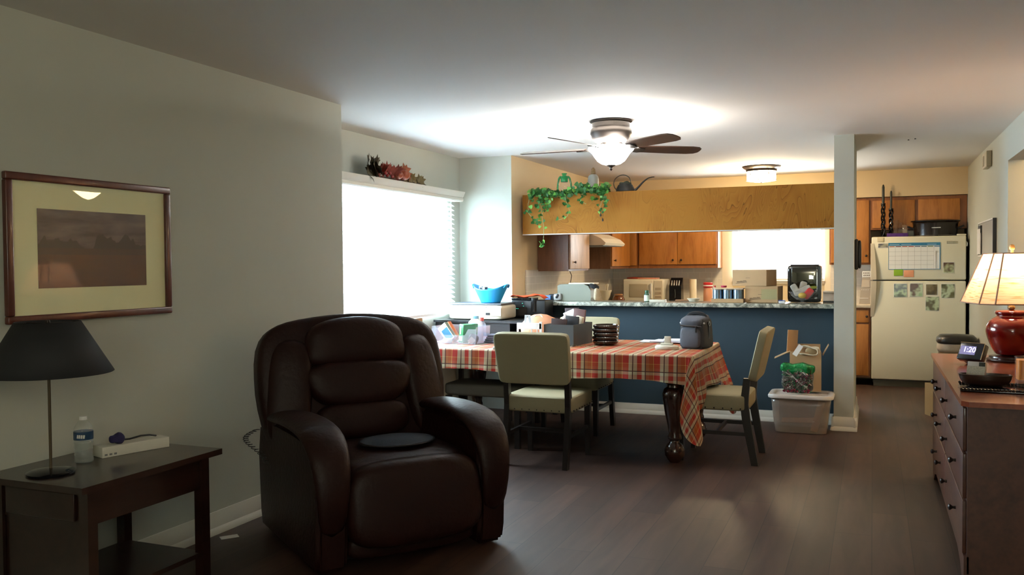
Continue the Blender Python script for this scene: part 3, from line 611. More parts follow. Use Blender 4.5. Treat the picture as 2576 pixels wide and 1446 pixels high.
dup(ch, (-.80, 6.41, 0), 90, 'cream dining chair seen from the side at the right end of the table')
dup(ch, (-2.30, 7.26, 0), 180, 'cream dining chair on the far side of the table by the blue half wall')
bn = thing('bench', 'dark upholstered bench pushed under the window end of the plaid table', 'bench', (-2.78, 6.28, 0))
B().puff((0, 0, .43), (.66, .36, .10), (9, 9, 4)).build('seat', mat('taupe_upholstery', (.10, .085, .065), .8), bn)
for sx in (-1, 1):
    for sy in (-1, 1): B().box((sx * .29, sy * .14, .19), (.04, .04, .38)).build('leg', M_leg, bn, smooth=False)
# ================================================================== THINGS ON THE TABLE
def boxy(name, label, cat, loc, d, m, rot=(0, 0, 0), bev=.002, group=None):
    o = B().box((0, 0, d[2] / 2), d, bev=bev).build(name, m, loc=loc); o.rotation_euler = [R(a) for a in rot]
    return tag(o, label, cat, group)
# clear organiser bin
cb = thing('clear_bin', 'clear plastic organiser bin full of small boxes on the window end of the table', 'bin', (-3.095, 6.42, ZT), -4)
B().box((0, 0, .002), (.38, .22, .004)).build('bin_floor', M_clear, cb, smooth=False)
for (x, y, dx, dy) in ((-.20, 0, .003, .24), (.20, 0, .003, .24)): B().box((x, y, .07), (dx, dy, .14), (0, 4 if x > 0 else -4, 0)).build('bin_side', M_clear, cb, smooth=False)
B().prism([(-.195, .0), (.195, 0), (.205, .12), (.13, .12), (.10, .07), (-.10, .07), (-.13, .12), (-.205, .12)], (0, -.115, .003), (1, 0, 0), (0, 0, 1), (0, .003, 0)).build('bin_front', M_clear, cb, smooth=False)
B().box((0, .12, .07), (.40, .003, .14)).build('bin_back', M_clear, cb, smooth=False)
M_pink = mat('pink_card', (.55, .11, .15), .5); M_orange = mat('orange_card', (.60, .13, .03), .5); M_bluecard = mat('blue_card', (.03, .16, .26), .5); M_green = mat('green_film', (.05, .22, .09), .25, var=(14, .35)); M_whitec = mat('white_card', (.72, .72, .70), .5)
t = thing('carton', 'small pink and white carton with a blue panel leaning in the clear bin', 'box', (-3.165, 6.40, ZT + .022), rot=(0, -38, -6))
B().box((0, .022, .075), (.085, .002, .15)).box((0, -.022, .075), (.085, .002, .15)).box((0, 0, .149), (.085, .044, .002)).build('carton_body', M_whitec, t, smooth=False)
B().box((-.042, 0, .075), (.003, .046, .15)).box((0, 0, .001), (.085, .046, .003)).build('carton_side', M_pink, t, smooth=False, label='pink side')
B().box((.005, -.0235, .06), (.065, .001, .10)).build('carton_panel', M_bluecard, t, smooth=False, label='blue panel')
t = boxy('carton', 'orange red carton standing behind the pink carton in the clear bin', 'box', (-3.17, 6.49, ZT + .012), (.07, .05, .165), M_orange, (0, -34, 0))
t = thing('carton', 'green carton with a white printed window in the clear bin', 'box', (-3.03, 6.41, ZT + .008), rot=(0, 6, -22))
B().box((0, 0, .075), (.055, .16, .15), bev=.006).build('carton_body', M_green, t)
B().box((0, -.081, .035), (.032, .002, .035)).box((-.006, -.081, .10), (.012, .002, .06)).build('label_panel', M_whitec, t, smooth=False)
t = thing('cleaner_jug', 'white rounded plastic jug with pale blue cap in the clear bin', 'jug', (-3.075, 6.66, ZT + .001))
B().lathe([(.001, 0), (.06, 0), (.066, .01), (.066, .12), (.06, .155), (.035, .18), (.025, .185)], seg=28, sy=.7).build('jug_body', mat('milky_plastic', (.75, .74, .70), .35), t)
B().lathe([(.026, .183), (.028, .186), (.028, .205), (.001, .207)], seg=20).build('cap', mat('pale_blue_cap', (.20, .42, .58), .4), t)
t = thing('water_bottle', 'clear plastic bottle with a pink red cap beside the clear bin', 'bottle', (-2.945, 6.50, ZT + .001))
B().lathe([(.001, 0), (.033, 0), (.036, .008), (.035, .05), (.036, .06), (.036, .12), (.032, .15), (.017, .172), (.014, .178)], seg=28, cap=False).build('bottle_body', glass('bottle_plastic2', (.9, .93, 1), .04, .85), t)
B().lathe([(.0165, .176), (.0175, .178), (.0175, .203), (.001, .204)], seg=20).build('cap', mat('coral_cap', (.62, .12, .10), .4), t)
t = thing('pill_bottle', 'small white round pot lying at the front of the clear bin', 'pot', (-3.185, 6.355, ZT + .006)); B().lathe([(.001, 0), (.028, 0), (.034, .01), (.034, .026), (.028, .034), (.001, .036)], seg=24, sx=1.2).build('pot_body', M_whitec, t)
t = thing('receipt_pouch', 'black folded pouch with a beige flap beside the green carton', 'pouch', (-2.953, 6.352, ZT), 15)
B().puff((0, 0, .04), (.08, .05, .08), (4, 3, 3), rot=(0, 20, 0)).build('pouch_body', M_black, t); B().box((-.01, -.028, .03), (.045, .002, .05), (0, 40, 0)).build('pouch_flap', mat('beige_flap', (.35, .28, .22), .8), t, smooth=False)
for k in range(4):
    o = B().box((0, 0, .009), (.15 - .01 * k, .10, .016), bev=.004).build('folded_cloth', mat('slate_cloth', (.13, .13, .16), .9, bump=(90, .3)), loc=(-2.83 + .004 * k, 6.50, ZT + .001 + .0175 * k)); o.rotation_euler = (0, 0, R(-8 + 5 * k))
    tag(o, 'folded slate grey cloth, ' + ['lowest', 'second from bottom', 'third from bottom', 'topmost'][k] + ' of the pile behind the cream chair', 'cloth', 'folded slate cloths')
boxy('tissue_packet', 'small white packet on the plaid cloth left of the cream chair back', 'packet', (-2.60, 6.02, ZT), (.06, .05, .018), M_whitec, (0, 0, 10))
boxy('cardboard_sheet', 'flat brown corrugated cardboard panel leaning on the window wall behind the table', 'cardboard', (-3.70, 6.38, .0), (.012, 1.0, .93), M_card, (0, 0, 0))
# round peach basket with flat lid, white rack in front
t = thing('serving_board', 'flat brown wooden board lying behind the cream chair back', 'board', (-2.65, 6.56, ZT + .06), -6)
B().box((0, 0, .008), (.19, .16, .016), bev=.005).build('board', wood('warm_wood', (.28, .09, .04), (.45, .17, .08), .4, 6, (.2, 1, 1)), t)
B().box((0, .02, -.03), (.15, .10, .06)).build('board_support', M_card, t, smooth=False)
t = thing('round_basket', 'peach coloured domed round box behind the white rack on the table', 'basket', (-2.545, 6.80, ZT))
M_peach = mat('peach_shell', (.62, .27, .14), .5, var=(5, .12))
B().lathe([(.001, 0), (.135, 0), (.162, .03), (.172, .09), (.162, .145), (.12, .19), (.055, .217), (.001, .223)], seg=40, sy=.7).build('dome', M_peach, t)
B().tube([(-.12, -.10, .12), (-.02, -.05, .215), (.02, -.05, .215), (.12, -.10, .12)], .004, 6).build('seam_piping', M_whitec, t)
t = thing('letter_rack', 'white plastic rack with open legs in front of the peach dome', 'rack', (-2.49, 6.40, ZT))
B().bx(-.105, .105, -.006, .006, .125, .175, bev=.004).bx(-.105, -.09, -.006, .006, 0, .125).bx(.085, .105, -.006, .006, 0, .185).bx(.015, .022, -.006, .006, 0, .125).bx(.062, .068, -.006, .006, 0, .125).build('front_panel', M_white, t, smooth=False)
B().prism([(-.030, 0), (-.018, 0), (-.005, .06), (.012, 0), (.030, 0), (.022, .065), (-.026, .065)], (-.015, .004, .172), (1, 0, 0), (0, 0, 1), (0, .004, 0)).build('hanger', mat('pale_grey_plastic', (.55, .58, .60), .4), t, smooth=False)
B().bx(-.105, -.09, .006, .06, .0, .012).bx(.09, .105, .006, .06, .0, .012).bx(-.105, .105, .055, .06, .0, .012).build('rack_back', M_white, t, smooth=False)
# document box with folders
t = thing('document_box', 'open grey document box stuffed with folders on the plaid table', 'box', (-2.235, 6.60, ZT), -4)
M_fb = mat('grey_box_board', (.045, .052, .052), .6)
for (x0, x1, y0, y1, m_) in ((-.125, .125, -.20, -.196, M_fb), (-.125, .125, .196, .20, M_fb), (-.125, -.121, -.196, .196, M_fb), (.121, .125, -.196, .196, M_fb)):
    B().bx(x0, x1, y0, y1, 0, .165).build('side_panel', m_, t, smooth=False)
B().bx(-.121, .121, -.196, .196, 0, .004).build('bottom_panel', M_fb, t, smooth=False)
def inbox(name, label, cat, dx, dy, z, d, m, rot):
    a = R(-4); o = B().box((0, 0, d[2] / 2), d, bev=.002).build(name, m, loc=(-2.235 + dx * math.cos(a) - dy * math.sin(a), 6.60 + dx * math.sin(a) + dy * math.cos(a), ZT + z)); o.rotation_euler = [R(q) for q in rot]; return tag(o, label, cat)
M_brown = mat('brown_board', (.045, .018, .014), .5); M_mauve = mat('mauve_board', (.12, .05, .045), .6)
inbox('folder', 'dark brown folder standing at the left in the grey document box', 'folder', -.045, -.10, .01, (.13, .012, .195), M_brown, (0, 3, 0))
inbox('folder', 'black folder standing in the middle of the grey document box', 'folder', .045, -.06, .01, (.11, .02, .215), mat('charcoal_board', (.02, .018, .02), .5), (0, 4, -4))
inbox('folder', 'tall mauve folder standing upright at the back of the document box', 'folder', -.01, .13, .01, (.12, .010, .27), mat('plum_board', (.04, .018, .02), .6), (0, -3, -4))
inbox('notebook', 'mauve covered notebook rising at the right of the document box', 'notebook', .05, .06, .01, (.10, .02, .265), M_mauve, (0, 6, -8))
inbox('envelope', 'white envelope leaning left over the black folder in the document box', 'envelope', .0, .10, .16, (.10, .003, .105), M_paper, (0, -24, -4))
inbox('paper_bundle', 'bundle of white and tan papers at the right corner of the document box', 'papers', .065, .0, .06, (.06, .03, .165), mat('cream_paper', (.66, .58, .44), .8, var=(60, .3)), (0, 14, -10))
t = thing('glass_jar', 'clear glass jar lying tilted at the left end of the document box', 'jar', (-2.30, 6.68, ZT + .11), rot=(0, 18, -4))
B().lathe([(.001, 0), (.040, 0), (.042, .01), (.042, .09), (.034, .105), (.034, .115)], seg=24, cap=False).build('jar_body', glass('brown_glass', (.55, .42, .36), .03, .55), t)
B().lathe([(.036, .11), (.038, .112), (.038, .122), (.034, .122)], seg=24, cap=False).build('jar_rim', M_glass, t)
# stack of bowls
M_bowlc = mat('oxblood_glaze', (.010, .004, .003), .1, coat=.3)
for k in range(5):
    o = B().lathe([(.001, .0), (.06, .0), (.088, .008), (.099, .020), (.101, .031), (.096, .038), (.088, .040), (.080, .02), (.001, .008)], seg=40).build('bowl', M_bowlc, loc=(-1.93 + [0, -.004, .003, -.003, .004][k], 6.60, ZT + .001 + k * .030))
    tag(o, 'glossy oxblood brown bowl, ' + ['bottom one', 'second from bottom', 'middle one', 'second from top', 'top one'][k] + ' of the stack', 'bowl', 'stacked oxblood bowls')
t = thing('twine', 'loose tan twine and leaf scraps beside the stacked bowls', 'twine', (-2.06, 6.40, ZT + .002))
B().tube([(-.10 + .01 * k, .03 * math.sin(k * 1.7), .006 + .005 * math.sin(k * 2.3)) for k in range(22)], .0022, 5).build('strand', mat('tan_twine', (.22, .17, .09), .9), t)
# papers + white dispenser
for k, (x, y, a) in enumerate(((-1.60, 6.98, 4), (-1.50, 6.96, -8), (-1.42, 6.98, 12))):
    o = B().box((0, 0, .004), (.27, .20, .006)).build('paper_sheaf', mat('blue_white_paper', (.70, .74, .82), .7), loc=(x, y, ZT + .001 + k * .0075), smooth=False); o.rotation_euler = (0, 0, R(a))
    tag(o, ['lowest and leftmost', 'middle', 'uppermost and rightmost'][k] + ' of the white paper sheaves at the far table edge', 'papers', 'white paper sheaves')
t = thing('tape_dispenser', 'white round based dispenser with an upright tab on the table', 'dispenser', (-1.405, 6.41, ZT))
B().lathe([(.001, 0), (.085, 0), (.09, .006), (.088, .022), (.075, .030), (.001, .032)], seg=40, sy=.6).build('base', mat('bone_plastic', (.62, .60, .50), .4), t)
B().bx(-.045, .045, -.02, .02, .03, .045, bev=.004).bx(-.018, .030, -.008, .008, .04, .095, bev=.004).build('upright_tab', mat('bone_plastic', (.62, .60, .50), .4), t)
boxy('dark_red_box', 'small dark red flat box left of the camera bag', 'box', (-1.33, 6.75, ZT), (.06, .04, .022), mat('dark_red', (.12, .015, .012), .5))
# camera bag
bg = thing('camera_bag', 'grey padded camera bag with black trim on the plaid table', 'bag', (-1.125, 6.46, ZT), -14)
bg.location = (-1.215, 6.56, ZT)
M_bag = mat('grey_nylon', (.075, .08, .10), .8, bump=(220, .2)); M_bagd = mat('charcoal_nylon', (.03, .03, .032), .8)
B().puff((0, 0, .115), (.20, .17, .225), 8, fn=lambda p: (p.x * (1 - .08 * p.z / .11), p.y, p.z)).build('body', M_bagd, bg)
B().puff((-.01, -.075, .085), (.165, .06, .16), (4, 2.6, 4)).build('front_pocket', M_bag, bg)
lid = B().puff((-.006, -.012, .205), (.185, .19, .075), (5, 4, 2.8), rot=(12, 0, 0)).build('lid', M_bag, bg)
B().tube([(-.085, -.098, .175), (-.04, -.108, .172), (.03, -.108, .170), (.08, -.095, .165)], .006, 6).build('zip', M_black, lid)
B().tube([(.045, -.108, .17), (.05, -.118, .15), (.048, -.116, .125)], .006, 6, .4).build('zip_pull', M_black, lid)
B().tube([(-.07, .0, .232), (-.05, .0, .252), (0, .0, .262), (.05, .0, .254), (.075, 0, .232)], .009, 8, 1.6, sm=4).build('carry_handle', M_black, bg)
B().bx(.094, .103, -.012, .012, .02, .20).build('side_strap', M_black, bg, smooth=False)
B().tube([(.104, .015 * math.cos(a), .185 + .015 * math.sin(a)) for a in [2 * PI * k / 12 for k in range(13)]], .0028, 6).build('strap_ring', M_steel, bg)
for sx in (-1, 1): B().ball((sx * .092, -.07, .19), .009, 10).build('buckle', M_steel, bg)
B().bx(-.08, .08, -.085, .07, -.0, .012, bev=.005).build('bottom_panel', M_black, bg)
# ================================================================== PRINTER STAND, PRINTER, TUB, BLACK APPLIANCE
M_stand = mat('black_cabinet', (.010, .011, .014), .4)
st = thing('printer_stand', 'low black stand under the white printer in the window nook', 'stand', (-3.35, 7.42, 0))
B().bx(-.37, .37, -.24, .27, .70, .875).build('cabinet_body', M_stand, st, smooth=False)
B().bx(-.38, .65, -.26, .28, .875, .895).build('top_board', M_stand, st, smooth=False)
B().bx(.13, .65, .2805, .42, .875, .895).build('rear_board', M_stand, st, smooth=False)
for sx in (-.35, .35, .62):
    for sy in (-.22, .25): B().box((sx, sy, .35), (.04, .04, .70)).build('leg', M_stand, st, smooth=False)
B().bx(.37, .65, -.20, .25, .70, .74).build('side_shelf', M_stand, st, smooth=False)
prn = thing('printer', 'white inkjet printer with grey lid on the black stand', 'printer', (-3.35, 7.42, .896))
B().puff((0, 0, .068), (.55, .37, .135), (12, 7, 9)).build('printer_body', M_cream, prn)
B().box((.0, .0, .142), (.52, .34, .016), bev=.006).build('lid', mat('slate_lid', (.09, .10, .12), .4), prn)
B().bx(.10, .265, -.190, -.180, .035, .105, bev=.003).build('output_recess', mat('cream_recess', (.52, .47, .36), .5), prn)
B().bx(.115, .155, -.194, -.186, .045, .068).build('card_slot', M_black, prn, smooth=False)
B().bx(.10, .125, -.189, -.183, .117, .121).build('badge', M_black, prn, smooth=False)
tb = thing('plastic_tub', 'bright blue flexible tub with two handles on top of the printer', 'tub', (-3.25, 7.38, 1.047))
M_blue = mat('sky_blue_plastic', (.02, .34, .72), .4)
def tubf(u, v):
    a = 2 * PI * u; s_ = abs(math.cos(a)); zt = .125 + .045 * s_ ** 2.5; z = zt * v; r = .085 + .075 * v
    return (r * math.cos(a) * 1.04, r * math.sin(a) * .82, z)
q = B().grid(tubf, 48, 10); q.lathe([(.001, .001), (.0855, .001)], seg=48, sx=1.04, sy=.82, cap=False); q.build('tub_body', M_blue, tb, solid=.004, ang=60, weld=True)
for sx in (-1, 1): B().tube([(sx * .150, -.055, .138), (sx * .166, -.04, .160), (sx * .170, 0, .168), (sx * .166, .04, .160), (sx * .150, .055, .138)], .007, 8, sm=3).build('handle', M_blue, tb)
t = thing('small_camera', 'small black and silver device lying in the blue tub', 'device', (-3.31, 7.36, 1.158)); B().box((0, 0, .02), (.07, .03, .03), bev=.005).build('body', M_black, t); B().cyl((.01, -.016, .022), (.01, -.03, .022), .012).build('lens', M_steel, t)
boxy('grey_packet', 'pale packet sticking up in the blue tub', 'packet', (-3.36, 7.40, 1.15), (.03, .02, .05), M_whitec)
ba = thing('black_appliance', 'tall black machine with green lights at the end of the bar', 'appliance', (-2.975, 7.735, .896))
B().bx(-.17, .17, -.115, .105, 0, .165, bev=.01).build('appliance_body', M_black, ba)
B().bx(-.17, .02, -.115, .105, .166, .185, bev=.006).build('lid', M_blackgloss, ba)
B().cyl((.055, -.095, .06), (.055, -.095, .186), .035, seg=24).build('reservoir', M_blackgloss, ba)
B().bx(-.13, -.01, -.119, -.115, .02, .10).build('front_panel', M_blackgloss, ba, smooth=False)
for k, (x, z) in enumerate(((-.12, .085), (-.105, .085), (-.05, .11), (-.06, .135))): B().bx(x, x + .008, -.122, -.119, z, z + .004).build('indicator_light', mat('green_led', (.0, .3, .2), .4, emit=(.1, .9, .6), estr=.6), ba, smooth=False)
t = thing('orange_cloth', 'crumpled orange red cloth lying on the black machine by the bar', 'cloth', (-3.0, 7.73, 1.0835))
def clo(u, v):
    x = (u - .5) * .32; y = (v - .5) * .20; return (x, y, .016 + .009 * math.sin(x * 24 + y * 12) + .007 * math.sin(y * 36) + .002 * math.sin(x * 70) - .05 * max(0, abs(u - .5) - .42) * 4)
B().grid(clo, 30, 20).build('cloth', mat('orange_red_cotton', (.62, .07, .012), .8), t, solid=.004)
# ================================================================== BAR TOP AND HEADER PANEL
def granite():
    m = bpy.data.materials.new('granite'); m.use_nodes = True; nt = m.node_tree; n = nt.nodes; L = nt.links; b = n['Principled BSDF']
    tc = n.new('ShaderNodeTexCoord'); a = n.new('ShaderNodeTexNoise'); a.inputs['Scale'].default_value = 14; a.inputs['Detail'].default_value = 9; a.inputs['Distortion'].default_value = 1.5
    v = n.new('ShaderNodeTexVoronoi'); v.feature = 'DISTANCE_TO_EDGE'; v.inputs['Scale'].default_value = 11
    nv = n.new('ShaderNodeMapping'); mxv = n.new('ShaderNodeMix'); mxv.data_type = 'RGBA'; mxv.blend_type = 'ADD'; mxv.inputs['Factor'].default_value = .35
    L.new(tc.outputs['Object'], a.inputs['Vector']); L.new(tc.outputs['Object'], mxv.inputs['A']); L.new(a.outputs['Color'], mxv.inputs['B']); L.new(mxv.outputs['Result'], v.inputs['Vector'])
    r = n.new('ShaderNodeValToRGB'); e = r.color_ramp.elements; e[0].position = .38; e[0].color = (.16, .17, .14, 1); e[1].position = .62; e[1].color = (.58, .58, .48, 1); L.new(a.outputs['Fac'], r.inputs[0])
    q = n.new('ShaderNodeValToRGB'); q.color_ramp.elements[0].color = (.05, .05, .05, 1); q.color_ramp.elements[1].position = .05; q.color_ramp.elements[1].color = (1, 1, 1, 1); L.new(v.outputs['Distance'], q.inputs[0])
    mx = n.new('ShaderNodeMix'); mx.data_type = 'RGBA'; mx.blend_type = 'MULTIPLY'; mx.inputs['Factor'].default_value = .8; L.new(r.outputs[0], mx.inputs['A']); L.new(q.outputs[0], mx.inputs['B']); L.new(mx.outputs['Result'], b.inputs['Base Color']); b.inputs['Roughness'].default_value = .15
    return m
M_gran = granite()
tag(B().bx(-2.96, -.30, 7.85, 8.28, 1.003, 1.04, bev=.006).build('bar_top', M_gran), 'speckled grey granite top along the blue half wall', 'countertop')
def plywood():
    m = bpy.data.materials.new('figured_plywood'); m.use_nodes = True; nt = m.node_tree; n = nt.nodes; L = nt.links; b = n['Principled BSDF']
    tc = n.new('ShaderNodeTexCoord'); mp = n.new('ShaderNodeMapping'); mp.inputs['Scale'].default_value = (2.6, 1, .75); nz = n.new('ShaderNodeTexNoise'); nz.inputs['Scale'].default_value = 1.5; nz.inputs['Detail'].default_value = 2; nz.inputs['Distortion'].default_value = 1.1
    L.new(tc.outputs['Object'], mp.inputs[0]); L.new(mp.outputs[0], nz.inputs['Vector'])
    mu = n.new('ShaderNodeMath'); mu.operation = 'MULTIPLY'; mu.inputs[1].default_value = 26; fr = n.new('ShaderNodeMath'); fr.operation = 'FRACT'; L.new(nz.outputs['Fac'], mu.inputs[0]); L.new(mu.outputs[0], fr.inputs[0])
    r = n.new('ShaderNodeValToRGB'); e = r.color_ramp.elements; e[0].position = 0; e[0].color = (.09, .03, .005, 1); e[1].position = .10; e[1].color = (.32, .135, .020, 1); e.new(.9).color = (.26, .10, .014, 1); L.new(fr.outputs[0], r.inputs[0])
    n2 = n.new('ShaderNodeTexNoise'); n2.inputs['Scale'].default_value = 2.3; L.new(tc.outputs['Object'], n2.inputs['Vector'])
    mx = n.new('ShaderNodeMix'); mx.data_type = 'RGBA'; mx.inputs['A'].default_value = (.33, .145, .022, 1); L.new(r.outputs[0], mx.inputs['B']); 
    rr = n.new('ShaderNodeMapRange'); rr.inputs['From Min'].default_value = .42; rr.inputs['From Max'].default_value = .62; rr.inputs['To Min'].default_value = .25; rr.inputs['To Max'].default_value = 1; L.new(n2.outputs['Fac'], rr.inputs['Value']); L.new(rr.outputs[0], mx.inputs['Factor'])
    L.new(mx.outputs['Result'], b.inputs['Base Color']); b.inputs['Roughness'].default_value = .6; b.inputs['Specular IOR Level'].default_value = .12
    return m
struct('trim_3', B().bx(-3.165, -.298, 7.975, 8.34, 1.69, 2.072), plywood(), smooth=False)
struct('trim_4', B().bx(-3.165, -.298, 7.968, 7.974, 1.682, 1.69), M_trim, smooth=False)
# ================================================================== LANTERN, JUG, CAN, IVY
ZH = 2.072
lt = thing('oil_lantern', 'bright green metal oil lantern on top of the wood header', 'lantern', (-2.775, 8.10, ZH + .001), 15)
M_lg = mat('green_enamel', (.02, .26, .07), .3)
B().lathe([(.001, 0), (.058, 0), (.064, .008), (.058, .022), (.040, .030), (.030, .034), (.001, .034)], seg=28).build('fuel_tank', M_lg, lt)
B().lathe([(.028, .034), (.040, .052), (.046, .075), (.040, .105), (.030, .120)], seg=28, cap=False).build('glass_globe', M_glass, lt)
B().lathe([(.032, .120), (.036, .124), (.036, .150), (.040, .156), (.028, .178), (.020, .182), (.020, .195), (.028, .198), (.026, .205), (.001, .208)], seg=28).build('chimney', M_lg, lt)
for s_ in (-1, 1): B().tube([(s_ * .060, 0, .018), (s_ * .066, 0, .07), (s_ * .056, 0, .14), (s_ * .044, 0, .168), (s_ * .03, 0, .172)], .0105, 10, .7, sm=3).build('side_tube', M_lg, lt)
B().tube([(-.062 * math.cos(a), -.01 - .03 * math.sin(a), .14 - .10 * math.sin(a)) for a in [PI * k / 14 for k in range(15)]], .0018, 5).build('bail_handle', M_steel, lt)
jg = thing('stoneware_jug', 'pale stoneware jug with a twine wrapped neck on the wood header', 'jug', (-2.525, 8.24, ZH + .001))
B().bx(-.10, .10, -.05, .05, 0, .045).build('plinth', mat('cream_block', (.60, .52, .36), .7), jg, smooth=False)
B().lathe([(.001, .046), (.048, .046), (.055, .055), (.055, .15), (.048, .178), (.03, .195), (.001, .195)], seg=32).build('jug_body', mat('stoneware', (.38, .38, .33), .4), jg)
q = B()
for k in range(7): q.lathe([(.020, 0), (.027 - .0015 * k, .004), (.020, .009)], (0, 0, .190 + k * .0085), 20, cap=False)
q.ball((0, 0, .25), .014, 10).build('twine_neck', mat('rope', (.30, .20, .10), .9), jg)
wc = thing('watering_can', 'small dark grey watering can with long curved spout on the header', 'watering can', (-2.165, 8.09, ZH + .001))
M_can = mat('dark_zinc', (.045, .043, .038), .5, .5)
B().lathe([(.001, 0), (.075, 0), (.09, .008), (.088, .03), (.070, .065), (.045, .082), (.001, .084)], seg=32, sy=.7).build('can_body', M_can, wc)
B().puff((.0, 0, .080), (.115, .07, .04), 2.2, fn=lambda p: (p.x, p.y, p.z * (1 + .3 * math.sin(p.x * 90)))).build('moss_fill', mat('dark_moss', (.05, .055, .035), .9), wc)
B().tube([(.05, 0, .012), (.085, 0, .010), (.12, 0, .035), (.17, 0, .085), (.215, 0, .118), (.25, 0, .128), (.28, 0, .130)], [.016, .014, .010, .008, .006, .005, .005], 10, sm=4).build('spout', M_can, wc)
B().tube([(-.085, 0, .02), (-.105, 0, .05), (-.112, 0, .09), (-.095, 0, .13), (-.05, 0, .158), (0, 0, .158), (.04, 0, .13), (.058, 0, .07)], .0042, 8, sm=5).build('handle', M_can, wc)
# ivy
def leaf(bb, p, d, n_, s, shape):
    d = d.normalized(); n_ = (n_ - d * n_.dot(d)); n_ = n_.normalized() if n_.length > 1e-3 else d.orthogonal().normalized(); u = d.cross(n_)
    pts = {'ivy': [(0, 0), (.15, .32), (.05, .55), (.42, .42), (.62, .40), (1, 0)], 'maple': [(0, 0), (.02, .30), (-.12, .52), (.22, .45), (.42, .78), (.50, .40), (.72, .50), (.70, .22), (1.05, 0)], 'oval': [(0, 0), (.25, .2), (.55, .25), (.8, .15), (1, 0)]}[shape]
    c = [p + d * (a * s) + u * (b_ * s) + n_ * (.12 * s * b_) for a, b_ in pts] + [p + d * (a * s) - u * (b_ * s) + n_ * (.12 * s * b_) for a, b_ in pts[-2:0:-1]]
    k = len(c); mid = p + d * (.45 * s); vs = [mid] + c
    bb.add(vs, [(0, i + 1, (i + 1) % k + 1) for i in range(k)])
rg = random.Random(11)
iv = thing('ivy_garland', 'green trailing artificial ivy draped over the wood header below the lantern', 'ivy', (-2.70, 7.93, 2.06))
M_ivy1 = mat('ivy_leaf', (.022, .12, .02), .5, var=(30, .5)); M_ivy2 = mat('ivy_leaf_light', (.12, .33, .05), .5, var=(30, .3)); M_vine = mat('vine_stem', (.30, .36, .16), .7)
# strands: (start x, list of relative points) in local coordinates; header front at local y=+.045
strands = [[(-.30, .08, .03), (-.36, .0, .0), (-.385, -.02, -.08), (-.37, -.03, -.17), (-.33, -.03, -.23), (-.28, -.02, -.265)],
           [(-.28, .08, .03), (-.27, .0, -.01), (-.25, -.02, -.10), (-.235, -.03, -.20), (-.22, -.03, -.30), (-.225, -.02, -.40), (-.235, -.02, -.47)],
           [(-.22, .08, .03), (-.20, -.01, -.02), (-.17, -.02, -.09), (-.19, -.02, -.15)],
           [(0, .08, .03), (-.01, -.01, -.02), (.02, -.02, -.10), (.04, -.02, -.16), (.0, -.01, -.22), (-.08, -.01, -.24)],
           [(.30, .08, .04), (.36, -.01, .0), (.40, -.02, -.07), (.395, -.03, -.14)],
           [(.32, .08, .04), (.37, -.01, .02), (.375, -.02, -.05), (.34, -.03, -.13), (.36, -.02, -.19)],
           [(.15, .08, .03), (.16, -.01, -.01), (.15, -.02, -.06), (.20, -.02, -.10)]]
vb = B(); lf1 = B(); lf2 = B()
def lerp(pts, t):
    q = t * (len(pts) - 1); i = min(int(q), len(pts) - 2); return Vector(pts[i]).lerp(Vector(pts[i + 1]), q - i)
for si, st_ in enumerate(strands):
    sm_ = [lerp(st_, k / 20) + Vector((rg.uniform(-.004, .004), 0, rg.uniform(-.004, .004))) for k in range(21)]
    vb.tube(sm_, .0022, 5)
    dens = [26, 30, 24, 18, 26, 20, 12][si]
    for k in range(dens):
        t = rg.random() ** 1.25 if si != 1 else rg.choice((rg.uniform(0, .32), rg.uniform(.42, .68), rg.uniform(.95, 1)))
        p = lerp(st_, t) + Vector((rg.uniform(-.03, .03), rg.uniform(-.025, .0), rg.uniform(-.02, .02)))
        d = Vector((rg.uniform(-1, 1), rg.uniform(-.9, .1), rg.uniform(-1, .5))); leaf(lf2 if rg.random() < .28 else lf1, p, d, Vector((rg.uniform(-.4, .4), -1, rg.uniform(0, .8))), rg.uniform(.025, .048), 'ivy')
for k in range(420):   # foliage mass along the header edge
    r_ = rg.random(); x = rg.uniform(-.36, -.12) if r_ < .42 else (rg.uniform(-.02, .40) if r_ < .95 else rg.uniform(-.15, 0))
    hh = .045 if x > .1 else .02
    p = Vector((x, rg.uniform(-.03, .12), rg.uniform(.02, .035 + hh) if rg.random() < .5 else rg.uniform(-.11 if x < -.2 else -.06, .03)))
    if p.y > .02: p.z = max(p.z, .022)
    if -.17 < x < .01: p.z = min(p.z, .012); p.y = min(p.y, .03)
    d = Vector((rg.uniform(-1, 1), rg.uniform(-1, .1), rg.uniform(-.7, .8))); leaf(lf2 if rg.random() < .22 else lf1, p, d, Vector((rg.uniform(-.5, .5), -1, rg.uniform(0, 1))), rg.uniform(.028, .052), 'ivy')
vb.tube([(-.33, .06, .022), (-.2, .05, .03), (-.05, .06, .022), (.1, .05, .03), (.25, .06, .03), (.40, .04, .03)], .003, 6)
vb.build('vine', M_vine, iv); lf1.build('dark_foliage', M_ivy1, iv, smooth=False, kind='stuff'); lf2.build('pale_foliage', M_ivy2, iv, smooth=False, kind='stuff', label='paler young leaves')
for (x, z) in ((.345, -.20), (.365, -.245)):
    B().lathe([(.001, -.022), (.008, -.018), (.009, -.008), (.004, .006), (.001, .010)], (x, -.02, z), 12).cyl((x, -.02, z + .01), (x + .01, -.02, z + .12), .0008, seg=5).build('hanging_bud', M_black, iv)
